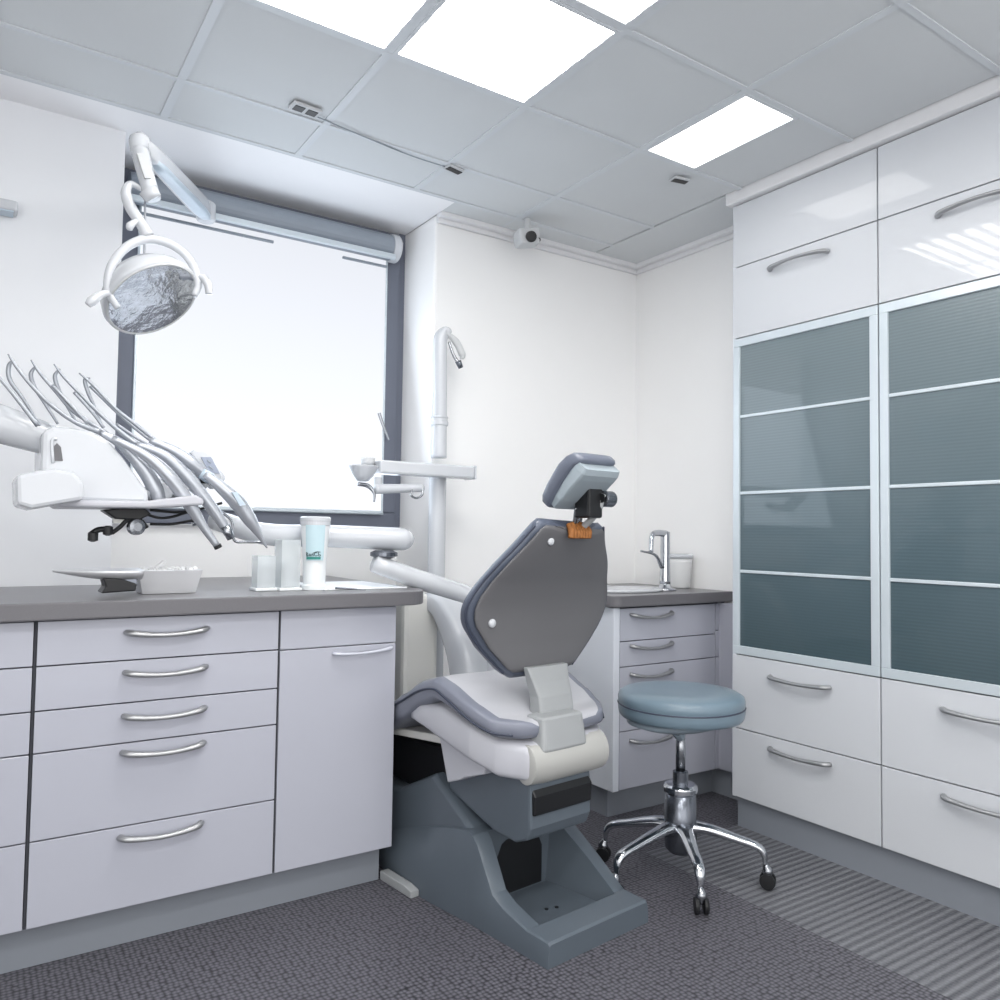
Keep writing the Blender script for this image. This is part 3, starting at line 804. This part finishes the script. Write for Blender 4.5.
# head body : side profile (u,v) extruded between two depths
def uvprism(poly, ya, yb, shrink=0.0, n=None):
    bm = bmesh.new()
    A = [W(u, v, ya) for u, v in poly]
    Bk = [Vector((p.x, yb, p.z)) for p in A]
    ring_loft([A, Bk], bm)
    return bm
body = [(41, 472), (42, 432), (52, 426), (70, 427), (92, 431), (108, 440), (124, 458), (141, 482), (149, 492), (149, 504), (120, 503), (60, 501)]
obj('head_body', uvprism(body, 2.30, 2.56), 'white', du, bevel=.012)
obj('side_box', uvprism([(16, 475), (40, 470), (55, 468), (74, 472), (84, 482), (84, 500), (60, 504), (32, 509), (17, 505)], 2.22, 2.45), 'white', du, bevel=.01)
obj('head_tray', uvprism([(55, 500), (145, 501), (196, 495), (204, 499), (204, 505), (150, 508), (62, 507)], 2.27, 2.56), 'chair_white', du, bevel=.006)
obj('side_slot', uvprism([(54, 461), (54, 446), (57, 443), (61, 447), (63, 461)], 2.298, 2.31), 'panel', du)
obj('slot_rim', tube([W(53, 463, 2.297), W(52, 441, 2.297), W(57, 439, 2.297)], .004, 8, smooth=3), 'white', du, smooth=True)
# holder bosses along the front edge of the head
for i, (u, v) in enumerate(((158, 492), (176, 487), (196, 481), (212, 476))):
    c = W(u, v, 2.36+.05*i)
    bm = lathe([(.026, -.03), (.034, -.024), (.034, .024), (.026, .03)], c, 20, axis=Vector((.55, .1, -.45)).normalized())
    obj('holder', bm, 'white', du, smooth=False, bevel=.004)
# display
dm = [(190, 452), (195, 449), (206, 450), (212, 455), (223, 476), (219, 480), (205, 477)]
obj('display_housing', uvprism(dm, 2.44, 2.50), 'white', du, bevel=.006)
o = obj('display', uvprism([(201, 457), (211, 457), (220, 474), (209, 472)], 2.4365, 2.442), 'screen', du)
for j in range(2):
    obj('display_mark', tube([W(207+2*j, 460+6*j, 2.435), W(211+2*j, 463+6*j, 2.435)], .002, 6, smooth=0), 'cable', du)
# whips (thin spring arms with pointed tips), hoses, handpieces
whips = [
    ([(40, 426), (24, 400), (10, 380), (9, 366), (14, 360)], [(8, 354), (16, 366), (30, 384), (50, 404), (75, 422), (100, 432)], 2.34),
    ([(58, 424), (44, 402), (34, 386), (31, 374), (36, 366)], [(31, 360), (40, 373), (56, 392), (72, 410), (92, 424), (112, 438)], 2.38),
    ([(78, 425), (66, 404), (58, 388), (55, 376), (60, 369)], [(54, 364), (64, 377), (82, 396), (98, 412), (118, 430), (136, 444)], 2.42),
    ([(103, 428), (94, 406), (88, 392), (85, 380), (90, 378)], [(79, 373), (92, 384), (115, 408), (135, 424), (155, 440), (172, 452)], 2.46)]
for wa, wb, y in whips:
    w_ = obj('whip_arm', tube([W(u, v, y) for u, v in wa], [.0035, .0045, .0055, .0055, .003], 8), 'hose', du, smooth=True)
    obj('hose', tube([W(u, v, y-.01) for u, v in wb], [.002, .0045, .0045, .0055, .006, .008], 8), 'hose', du, smooth=True)
obj('whip_arm', tube([W(u, v, 2.32) for u, v in ((-4, 374), (14, 395), (38, 426))], [.004, .005, .006], 8), 'hose', du, smooth=True)
for pts_, y in (([(52, 385), (68, 402), (88, 424)], 2.36), ([(74, 392), (92, 412), (104, 428)], 2.40), ([(90, 386), (120, 415), (150, 440), (186, 462)], 2.48), ([(116, 424), (140, 440), (165, 455)], 2.45)):
    obj('hose', tube([W(u, v, y) for u, v in pts_], .0045, 8), 'hose', du, smooth=True)
hp = [
    ([(100, 432), (122, 445), (143, 468), (156, 490), (160, 504)], [.008, .014, .020, .022, .018], 2.34, None),
    ([(112, 438), (146, 456), (170, 478), (190, 505), (203, 526), (217, 546)], [.008, .013, .019, .018, .012, .009], 2.30, None),
    ([(136, 444), (165, 456), (190, 480), (212, 508), (224, 526), (231, 538)], [.008, .014, .018, .017, .014, .012], 2.34, None),
    ([(150, 440), (172, 450), (190, 462), (205, 474)], [.009, .015, .019, .016], 2.40, None),
    ([(205, 474), (222, 488), (238, 503), (250, 520), (260, 536), (267, 548)], [.010, .018, .024, .020, .009, .002], 2.34, None)]
for pts_, rs, y, _ in hp:
    obj('handpiece', tube([W(u, v, y) for u, v in pts_], rs, 14, smooth=6), 'hand', du, smooth=True)
obj('handpiece_tip', lathe([(.011, 0), (.011, .010)], W(217, 545, 2.30), 14, axis=Vector((.45, 0, -.89))), 'black', du)
obj('handpiece_collar', tube([W(201, 473, 2.39), W(211, 479, 2.39)], [.016, .018], 14, smooth=0), 'blueish', du, smooth=True)
obj('handpiece_collar', tube([W(225, 526, 2.335), W(231, 539, 2.335)], [.0145, .011], 12, smooth=0), 'steel', du, smooth=True)
obj('wire_rest', tube([W(222, 512, 2.36), W(232, 522, 2.36), W(234, 540, 2.36), W(246, 542, 2.36), W(264, 542, 2.36)], .004, 8, smooth=6), 'steel', du, smooth=True)
obj('holder_inset', uvprism([(232, 492), (237, 492), (246, 505), (240, 506)], 2.305, 2.312), 'blueish', du)
for u, v, y in ((204, 480, 2.42), (213, 482, 2.42)):
    obj('fitting', lathe([(.008, -.010), (.012, 0), (.007, .010)], W(u, v, y), 10), 'black', du, smooth=False)
# black clutter below the head
obj('under_bracket', uvprism([(102, 510), (118, 508), (145, 508), (152, 514), (140, 520), (116, 519)], 2.38, 2.44), 'black', du, bevel=.004)
obj('under_plate', uvprism([(112, 512), (125, 511), (127, 523), (114, 523)], 2.40, 2.42), 'beige', du)
bm = bmesh.new()
tube([W(112, 533, 2.40), W(120, 527, 2.40), W(128, 520, 2.40), W(140, 520, 2.40), W(147, 528, 2.40)], .006, 8, bm)
tube([W(90, 535, 2.40), W(98, 530, 2.40), W(108, 529, 2.40)], .008, 8, bm)
obj('under_lever', bm, 'black', du, smooth=True)
bm = lathe([(.012, -.012), (.022, -.010), (.022, .010), (.012, .012)], W(136, 527, 2.39), 18, axis=(0.3, -1, 0))
obj('under_knob', bm, 'steel', du, smooth=False)
for u, v in ((93, 536), (108, 530)):
    obj('under_knob', lathe([(.004, -.016), (.013, -.012), (.013, .008), (.006, .012)], W(u, v, 2.40), 14), 'black', du, smooth=False)
for u0, v0, mid, u1, v1 in ((140, 512, (165, 518), 200, 508), (150, 524, (172, 524), 194, 520), (150, 510, (185, 512), 222, 503)):
    obj('under_cable', tube([W(u0, v0, 2.42), W(*mid, 2.42), W(u1, v1, 2.42)], .004, 8), 'black', du, smooth=True)
obj('under_clip', tube([W(192, 524, 2.42), W(200, 522, 2.42)], .007, 8, smooth=0), 'steel', du)

# ------------------------------------------------------------------ operating light
ol = thing('operating_light', 'white dental operating light with a round faceted reflector hanging in front of the window', 'operating light', (0.74, 3.2, 2.4))
E0 = W(143, 146, 2.42); E1 = W(206, 212, 3.16)
def flatarm(p, q, w0, h0, w1, h1, name, m):
    d = (q-p).normalized(); sd = d.cross(Vector((0, 0, 1))).normalized(); u_ = sd.cross(d)
    rings = []
    for i in range(9):
        f = i/8; c = p.lerp(q, f); w_ = w0+(w1-w0)*f; h_ = h0+(h1-h0)*f
        k_ = .75 if i in (0, 8) else 1
        rings.append([c+sd*w_*k_*se(math.cos(a), .5)+u_*h_*k_*se(math.sin(a), .5) for a in (2*PI*t_/20 for t_ in range(20))])
    return obj(name, ring_loft(rings), m, ol, smooth=True)
flatarm(E0, E1, .022, .028, .030, .040, 'long_arm', 'white')
d = (E1-E0)
flatarm(E0+d*.10+Vector((.010, 0, -.020)), E0+d*.94+Vector((.010, 0, -.026)), .017, .012, .024, .018, 'arm_channel', 'blueish')
obj('wall_joint', lathe([(.026, -.040), (.036, -.032), (.036, .032), (.026, .040)], E1, 24), 'white', ol, smooth=False, bevel=.004)
obj('joint_screw', lathe([(.010, 0), (.010, .012)], W(199, 209, 3.10), 12, axis=(0, -1, 0)), 'stoolhub', ol)
obj('mounting_bracket', B((E1.x-.02, E1.y, E1.z-.02), (E1.x+.02, 3.204, E1.z+.02)), 'grey_box', ol)
K = W(152, 196, 2.36)
obj('elbow', tube([E0+Vector((.012, 0, .004)), E0, W(139, 142, 2.41), W(140, 155, 2.40)], [.024, .030, .027, .024], 18, smooth=5), 'white', ol, smooth=True)
obj('drop_arm', tube([W(140, 150, 2.40), W(144, 168, 2.385), W(149, 186, 2.37), W(152, 198, 2.36)], [.024, .023, .022, .024], 18, smooth=5), 'white', ol, smooth=True)
obj('arm_inset', uvprism([(137, 153), (144, 153), (151, 178), (145, 178)], 2.345, 2.36), 'grey_box', ol)
obj('knuckle', tube([W(148, 190, 2.35), W(154, 199, 2.35)], [.027, .022], 16, smooth=0), 'white', ol, smooth=True)
obj('stem', tube([W(143, 190, 2.38), W(131, 184, 2.38), W(126, 193, 2.38), W(131, 208, 2.38), W(140, 222, 2.38), W(148, 236, 2.38)], [.006, .009, .014, .016, .015, .017], 14), 'white', ol, smooth=True)
obj('cable', tube([W(145, 200, 2.38), W(145, 225, 2.38), W(144, 262, 2.40)], .003, 6, smooth=3), 'hose', ol)
obj('lever', tube([W(137, 220, 2.37), W(130, 226, 2.36), W(130, 230, 2.36)], [.006, .011, .007], 10), 'white', ol, smooth=True)
HC = W(151, 297, 2.42)
nrm = Vector((.40, -.52, -.78)).normalized()
def disc_pt(r, a, h):
    # in-plane axes, rolled a little
    ex = Vector((0, 0, 1)).cross(nrm).normalized()*-1
    ey = nrm.cross(ex).normalized()
    return ex*(r*math.cos(a))+ey*(r*math.sin(a))+nrm*h
def dish(prof, seg, a_roll=R(18), sx=1.0, sy=1.0, cap=True):
    rings = []
    for r, h in prof:
        ring = []
        for k in range(seg):
            a = 2*PI*k/seg
            x, y = r*math.cos(a)*sx, r*math.sin(a)*sy
            rr = math.hypot(x, y); aa = math.atan2(y, x)+a_roll
            ring.append(HC+disc_pt(rr, aa, h))
        rings.append(ring)
    return ring_loft(rings, cap=cap)
obj('lamp_housing', dish([(.126, .012), (.136, .010), (.138, -.002), (.130, -.030), (.105, -.062), (.06, -.078), (.01, -.082)], 48), 'white', ol, smooth=True)
obj('lamp_rim', dish([(.126, .0125), (.130, .016), (.134, .014), (.132, .008)], 48, cap=False), 'grey_box', ol, smooth=True)
o = obj('reflector', dish([(.127, .0135), (.115, .006), (.09, -.004), (.06, -.012), (.03, -.016), (.004, -.018)], 28, cap=True), 'steel', ol, smooth=False)
MT['mirror'] = mat('faceted_reflector', s(205, 208, 214), 0.10, metal=1.0, var=0.25, vscale=50, bump=(22, 1.0))
o.data.materials.clear(); o.data.materials.append(MT['mirror'])
# yoke and handles
yk = [W(118, 308, 2.36), W(108, 290, 2.36), W(112, 265, 2.36), W(128, 246, 2.37), W(150, 239, 2.38), W(174, 246, 2.38), (W(191, 262, 2.38)), W(198, 284, 2.38), W(194, 296, 2.38)]
obj('yoke', tube(yk, [.009, .011, .012, .012, .013, .012, .012, .012, .009], 14, smooth=6), 'white', ol, smooth=True)
obj('grip', tube([W(108, 293, 2.34), W(100, 295, 2.33), W(92, 301, 2.32), W(88, 305, 2.32)], [.009, .011, .013, .009], 12), 'white', ol, smooth=True)
obj('grip', tube([W(197, 278, 2.38), W(203, 278, 2.37), W(208, 285, 2.36), W(209, 294, 2.36)], [.009, .011, .012, .010], 12), 'white', ol, smooth=True)

# wall device at the left edge
t = thing('wall_lamp', 'small white bar-shaped fitting on the left wall at the left edge of the photo', 'wall fitting', (0.0, 3.0, 2.19))
a, b = W(-40, 196, 3.0), W(18, 209, 2.98)
obj('housing', B((a.x, 2.95, 2.158), (b.x, 3.019, 2.192)), 'white', t, bevel=.008)
obj('underside_strip', B((a.x+.01, 2.955, 2.154), (b.x-.012, 3.01, 2.1585)), 'blueish', t)

# ------------------------------------------------------------------ stool
SC = Vector((2.047, 1.93, 0))
st = thing('round_stool', 'round blue-grey vinyl stool with chrome five-star base on castors', 'stool', tuple(SC))
def L3(prof, name, m, c=SC, seg=48, smooth=True, bev=0): return obj(name, lathe(prof, c, seg), m, st, smooth=smooth, bevel=bev)
L3([(.02, .526), (.185, .527), (.203, .531), (.210, .540), (.2125, .555), (.213, .568), (.213, .572), (.211, .575), (.213, .579), (.213, .594), (.209, .607), (.194, .616), (.13, .622), (.05, .619), (.001, .618)], 'seat_cushion', 'stool')
L3([(.212, .570), (.2155, .573), (.212, .576)], 'seam', 'piping', seg=48)
bm = bmesh.new()
rings = []
for z, rx, ry in ((.532, .19, .175), (.515, .175, .15), (.500, .13, .11), (.490, .05, .05)):
    rings.append([SC+Vector((rx*math.cos(a)-.025*(1 if z < .53 else 0), ry*math.sin(a), z)) for a in (2*PI*k/30 for k in range(30))])
ring_loft(rings, bm)
obj('seat_pan', bm, 'stool_under', st, smooth=True)
obj('seat_bracket', tube([SC+Vector((-.07, -.05, .50)), SC+Vector((-.045, -.04, .478)), SC+Vector((-.02, -.02, .47))], [.02, .018, .01], 8), 'stool_under', st)
L3([(.0165, .33), (.0165, .50)], 'gas_column', 'steel', seg=20)
L3([(.026, .295), (.026, .345), (.020, .348)], 'column_sleeve', 'stoolhub', seg=20, smooth=False)
L3([(.046, .272), (.058, .278), (.058, .296), (.050, .304), (.028, .306)], 'hub_collar', 'chrome', seg=28, smooth=False, bev=.003)
L3([(.036, .075), (.050, .09), (.055, .16), (.052, .276), (.03, .28)], 'hub', 'stoolhub', seg=28, smooth=True)
for i, (a, rr) in enumerate(((125, .255), (184, .305), (236, .275), (305, .27), (35, .25))):
    a = R(a); dr = Vector((math.cos(a), math.sin(a), 0))
    low = .075
    bm = tube([SC+dr*.03+Vector((0, 0, .165)), SC+dr*.09+Vector((0, 0, .165)), SC+dr*(rr*.66)+Vector((0, 0, .148)), SC+dr*(rr-.022)+Vector((0, 0, .132)), SC+dr*rr+Vector((0, 0, .110)), SC+dr*(rr+.004)+Vector((0, 0, low))],
              [.028, .023, .018, .016, .014, .008], 12, smooth=6, flat=(1.15, .8))
    lg = obj('leg', bm, 'chrome', st, smooth=True)
    # caster
    cpos = SC+dr*(rr+.012)
    sd = dr.cross(Vector((0, 0, 1)))
    bm = bmesh.new()
    for sg in (-1, 1):
        lathe([(.008, -.007), (.024, -.006), (.026, 0), (.024, .006), (.008, .007)], cpos+sd*sg*.014+Vector((0, 0, .027)), 20, bm, axis=sd)
    cs = obj('castor', bm, 'black', st, smooth=False)
    obj('castor_fork', tube([cpos+Vector((0, 0, .078))-dr*.008, cpos+Vector((0, 0, .058)), cpos+Vector((0, 0, .034))], [.008, .018, .010], 10, smooth=4), 'steel', cs, smooth=True)

# ------------------------------------------------------------------ things on the left counter
ZT = 0.9525
# metal dish with a handle-like prow on a dark stand
t = thing('metal_dish', 'shallow pointed metal dish on a dark stand at the left of the counter', 'dish', (0.30, 2.46, ZT))
bm = bmesh.new(); rings = []
xL, xR = W(53, 567, 2.46).x, W(140, 570, 2.46).x
for i in range(15):
    f = i/14; x = xL+(xR-xL)*f
    w_ = .005+.075*math.sin(min(1, f*1.25)*PI/2)
    dz = .004+.026*math.sin(min(1, f*1.1)*PI*.55)
    rings.append([Vector((x, 2.47+w_*math.cos(a), 1.028+(dz*math.sin(a) if math.sin(a) < 0 else 0.003*math.sin(a)))) for a in (2*PI*k/20 for k in range(20))])
ring_loft(rings, bm)
obj('dish', bm, 'traymetal', t, smooth=True)
obj('stand', uvprism([(101, 593.5), (106, 587), (103, 578), (122, 579), (137, 584), (136, 591)], 2.415, 2.50), 'black', t, bevel=.004)
obj('clip', uvprism([(122, 572), (137, 572), (138, 586), (125, 583)], 2.43, 2.49), 'stoolhub', t, bevel=.003)
bpy.context.view_layer.update()
# box tray with cotton
t = thing('cotton_tray', 'silver rectangular tray heaped with white cotton pellets on the left counter', 'tray', (0.49, 2.47, ZT))
a, b = W(138, 570.5, 2.50), W(203, 570.5, 2.50)
bm = bmesh.new()
z0, z1 = ZT+.0005, a.z
pr = lambda e, z: [Vector(p) for p in ((a.x+e, 2.50+e, z), (b.x-e, 2.50+e, z), (b.x-e, 2.63-e, z), (a.x+e, 2.63-e, z))]
ring_loft([pr(.016, z0), pr(.0, z1), pr(.003, z1), pr(.018, z0+.02)], bm)
obj('tray_body', bm, 'traymetal', t, bevel=.003)
bm = bmesh.new()
for i in range(90):
    c = Vector((random.uniform(a.x+.012, b.x-.012), random.uniform(2.515, 2.615), z1-.006+random.uniform(0, .008)))
    bmesh.ops.create_icosphere(bm, subdivisions=1, radius=random.uniform(.005, .009), matrix=Matrix.Translation(c))
box(bm, (a.x+.014, 2.515, z1-.02), (b.x-.014, 2.615, z1-.005))
o = obj('cotton_pellets', bm, 'cotton', smooth=True); tag(o, 'heap of white cotton pellets filling the silver tray', 'cotton', kind='stuff')
mm = Matrix.Translation(W(160, 566, 2.55)+Vector((0, 0, .004))) @ Matrix.Rotation(R(-40), 4, 'Y')
bm = bmesh.new(); box(bm, (-.018, -.012, -.005), (.018, .012, .005), mat4=mm)
o = obj('cotton_roll', bm, 'cotton', bevel=.004, smooth=True); tag(o, 'single white cotton roll lying tilted on top of the pellet heap', 'cotton roll')

# tall cup dispenser
CYP = 2.52
c = W(314, 586, CYP)
t = thing('cup_dispenser', 'tall white tapered cup dispenser with pale blue sleeve and green print', 'dispenser', (c.x, CYP, ZT))
top = W(315, 519, CYP).z
H = top-ZT
obj('body', lathe([(.041, 0), (.041, .014), (.036, .018), (.039, H*.5), (.045, H*.80), (.047, H*.97)], (c.x, CYP, ZT+.0005), 36), 'sleeve', t, smooth=False)
obj('lid', lathe([(.0475, 0), (.049, .002), (.049, .014), (.050, .016), (.050, .026), (.044, .030)], (c.x, CYP, top-.022), 36), 'white', t, smooth=False)
def wrap(r0, z0, r1, z1, a0, a1, name, m, rad=.0012, n=14):
    bm = bmesh.new(); g_ = []
    for i in range(n+1):
        a_ = a0+(a1-a0)*i/n
        g_.append([bm.verts.new((c.x+r*math.cos(a_), CYP+r*math.sin(a_), z)) for r, z in ((r0+rad, z0), (r1+rad, z1))])
    for p, q in zip(g_, g_[1:]): bm.faces.new((p[0], q[0], q[1], p[1]))
    return obj(name, bm, m, t, smooth=True)
zz = lambda v: W(315, v, CYP).z
rad_at = lambda z: .036+(.047-.036)*max(0, min(1, (z-ZT-.018)/(H-.03)))+.001
wrap(rad_at(zz(560)), zz(560), rad_at(zz(525)), zz(525), R(-150), R(-70), 'blue_sleeve', 'cup_label')
wrap(rad_at(zz(559)), zz(559), rad_at(zz(556.5)), zz(556.5), R(-147), R(-85), 'green_band', 'logo', .0022)
# lettering-like swash above the band
bm = bmesh.new()
def onc(u_, v_):                                  # u_: 0..1 across the print, v_: photo row
    a_ = R(-147)+R(62)*u_; z = zz(v_); r = rad_at(z)+.0028
    return Vector((c.x+r*math.cos(a_), CYP+r*math.sin(a_), z))
for ps in ([(0, 552), (.02, 556)], [(0, 552.2), (.12, 553), (.04, 554.2), (.16, 555.6), (.02, 556)], [(.2, 554), (.3, 553.8), (.28, 555.6), (.2, 555), (.34, 555.6)],
           [(.4, 555.8), (.4, 553.8), (.48, 554.2), (.5, 555.8)], [(.74, 552.2), (.6, 552.6), (.56, 554.2), (.64, 555.6), (.78, 555)], [(.82, 551.6), (.84, 555.8)], [(.9, 554), (.98, 555), (.9, 555.8)], [(.45, 553), (.7, 551.4), (.96, 551.8)]):
    tube([onc(*q) for q in ps], .0012, 5, bm, smooth=3)
obj('print', bm, 'logo2', t)
# two clear holders
def acrylic_box(u0, u1, vt, vb, y, depth, label, inner):
    a, b = W(u0, vb, y), W(u1, vt, y)
    t = thing('acrylic_holder', label, 'holder', ((a.x+b.x)/2, y+depth/2, ZT), 'clear acrylic holders by the cup dispenser')
    e = .003; bm = bmesh.new()
    x0, x1, z1 = a.x, b.x, b.z
    box(bm, (x0, y, ZT+.0005), (x1, y+e, z1)); box(bm, (x0, y+depth-e, ZT+.0005), (x1, y+depth, z1))
    box(bm, (x0, y+e, ZT+.0005), (x0+e, y+depth-e, z1)); box(bm, (x1-e, y+e, ZT+.0005), (x1, y+depth-e, z1))
    obj('walls', bm, 'holder_acrylic', t)
    obj('foot', B((x0-.006, y-.006, ZT+.0003), (x1+.006, y+depth+.006, ZT+.010)), 'sleeve', t, bevel=.002)
    obj('insert', B((x0+.014, y+.012, ZT+.011), (x1-.014, y+depth-.012, ZT+inner)), 'white', t, bevel=.003)
    return t
acrylic_box(257, 276, 556, 586, 2.52, .06, 'short clear acrylic holder with white insert, left of the taller clear one', .085)
acrylic_box(281, 301, 540, 586, 2.50, .07, 'taller clear acrylic holder standing beside the cup dispenser', .09)
# papers / white sheet and a small probe
t = obj('paper_sheet', B((0.97, 2.47, ZT+.0004), (1.27, 2.85, ZT+.004)), 'paper', bevel=.001)
tag(t, 'white paper sheet lying at the rounded end of the counter', 'paper')
bm = tube([Vector((1.00, 2.455, ZT+.008)), Vector((1.05, 2.43, ZT+.006)), Vector((1.09, 2.415, ZT+.002))], [.004, .003, .001], 8)
t = obj('dental_probe', bm, 'stoolhub', smooth=True); tag(t, 'thin dark metal probe lying by the foot of the cup dispenser', 'probe')

# ------------------------------------------------------------------ ceiling bits
def spot(x, y, rot, label, w_=.05, d_=.028):
    t = thing('ceiling_spot', label, 'ceiling fitting', (x, y, ZC-.01), 'small ceiling fittings')
    m4 = Matrix.Translation((x, y, ZC-.0045)) @ Matrix.Rotation(R(rot), 4, 'Z')
    bm = bmesh.new(); box(bm, (-w_, -d_, -.009), (w_, d_, 0), mat4=m4)
    obj('housing', bm, 'grey_box', t, bevel=.003)
    for sg in (-1, 1):
        bm = bmesh.new(); box(bm, (-.017+sg*w_*.45, -d_*.6, -.011), (.017+sg*w_*.45, d_*.6, -.0085), mat4=m4)
        obj('lens', bm, 'black', t, bevel=.001)
spot(0.875, 2.50, 4, 'grey ceiling fitting with two dark lenses, left of the three')
spot(1.495, 2.585, 12, 'small ceiling fitting in the middle of the three, near the window corner', .036, .022)
spot(2.262, 2.15, -12, 'small ceiling fitting just beyond the narrow light panel', .034, .022)
bm = tube([Vector((x, y, ZC-.007)) for x, y in ((.925, 2.525), (1.10, 2.555), (1.30, 2.585), (1.46, 2.59))], .0022, 6)
t = obj('ceiling_cable', bm, 'cable', smooth=True); tag(t, 'thin grey cable on the ceiling between two fittings', 'cable')
t = thing('ceiling_camera', 'grey camera-like device hanging from the ceiling by the back wall', 'ceiling camera', (2.03, 2.85, ZC))
c = W(527, 238, 2.82)
obj('mount', lathe([(.03, 0), (.03, .01), (.014, .014), (.014, ZC-c.z-.02)], (c.x, 2.82, c.z+.018), 20), 'grey_box', t, smooth=False)
bm = bmesh.new(); box(bm, (-.050, -.045, -.036), (.050, .05, .036), mat4=Matrix.Translation(c) @ Matrix.Rotation(R(-10), 4, 'Y') @ Matrix.Rotation(R(-15), 4, 'Z'))
obj('housing', bm, 'grey_box', t, bevel=.014)
bm = lathe([(.024, 0), (.024, .012), (.014, .014)], c+Vector((-.012, -.045, -.010)), 18, axis=Vector((-.3, -1, -.35)).normalized())
obj('lens', bm, 'black', t)
bm = lathe([(.009, 0), (.009, .010)], c+Vector((.030, -.042, -.014)), 12, axis=Vector((-.2, -1, -.3)).normalized())
obj('lens', bm, 'black', t)

# ------------------------------------------------------------------ light
def area(name, loc, rot, sx, sy, power, col=(1, 1, 1)):
    l = bpy.data.lights.new(name, 'AREA'); l.shape = 'RECTANGLE'; l.size = sx; l.size_y = sy; l.energy = power; l.color = col
    o = bpy.data.objects.new(name, l); C.objects.link(o); o.location = loc; o.rotation_euler = rot
    return o
area('window_daylight', (1.03, 3.19, 1.75), (R(-105), 0, 0), 1.0, 1.1, 7, (.78, .89, 1))
area('room_fill', (0.2, -1.5, 1.5), (R(90), 0, 0), 3.0, 2.0, 22, (1, .985, .96))
for x, y in ((-0.3, 0.3), (0.75, 0.3), (0.2, -0.7), (1.7, 0.3)):  # unseen fill lights added overhead to brighten the room
    area('ceiling_fill', (x, y, ZC-.02), (0, 0, 0), .45, .45, 11, (1, .985, .96))
area('side_fill', (-1.5, -0.4, 1.6), (0, R(-90), R(25)), 1.6, 1.6, 20, (1, .985, .96))
w = bpy.data.worlds.new('world'); bpy.context.scene.world = w; w.use_nodes = True
w.node_tree.nodes['Background'].inputs[0].default_value = (.97, .98, 1, 1)
w.node_tree.nodes['Background'].inputs[1].default_value = 1.1
sc = bpy.context.scene
sc.view_settings.view_transform = 'Standard'
sc.view_settings.look = 'None'
sc.view_settings.exposure = 0.22
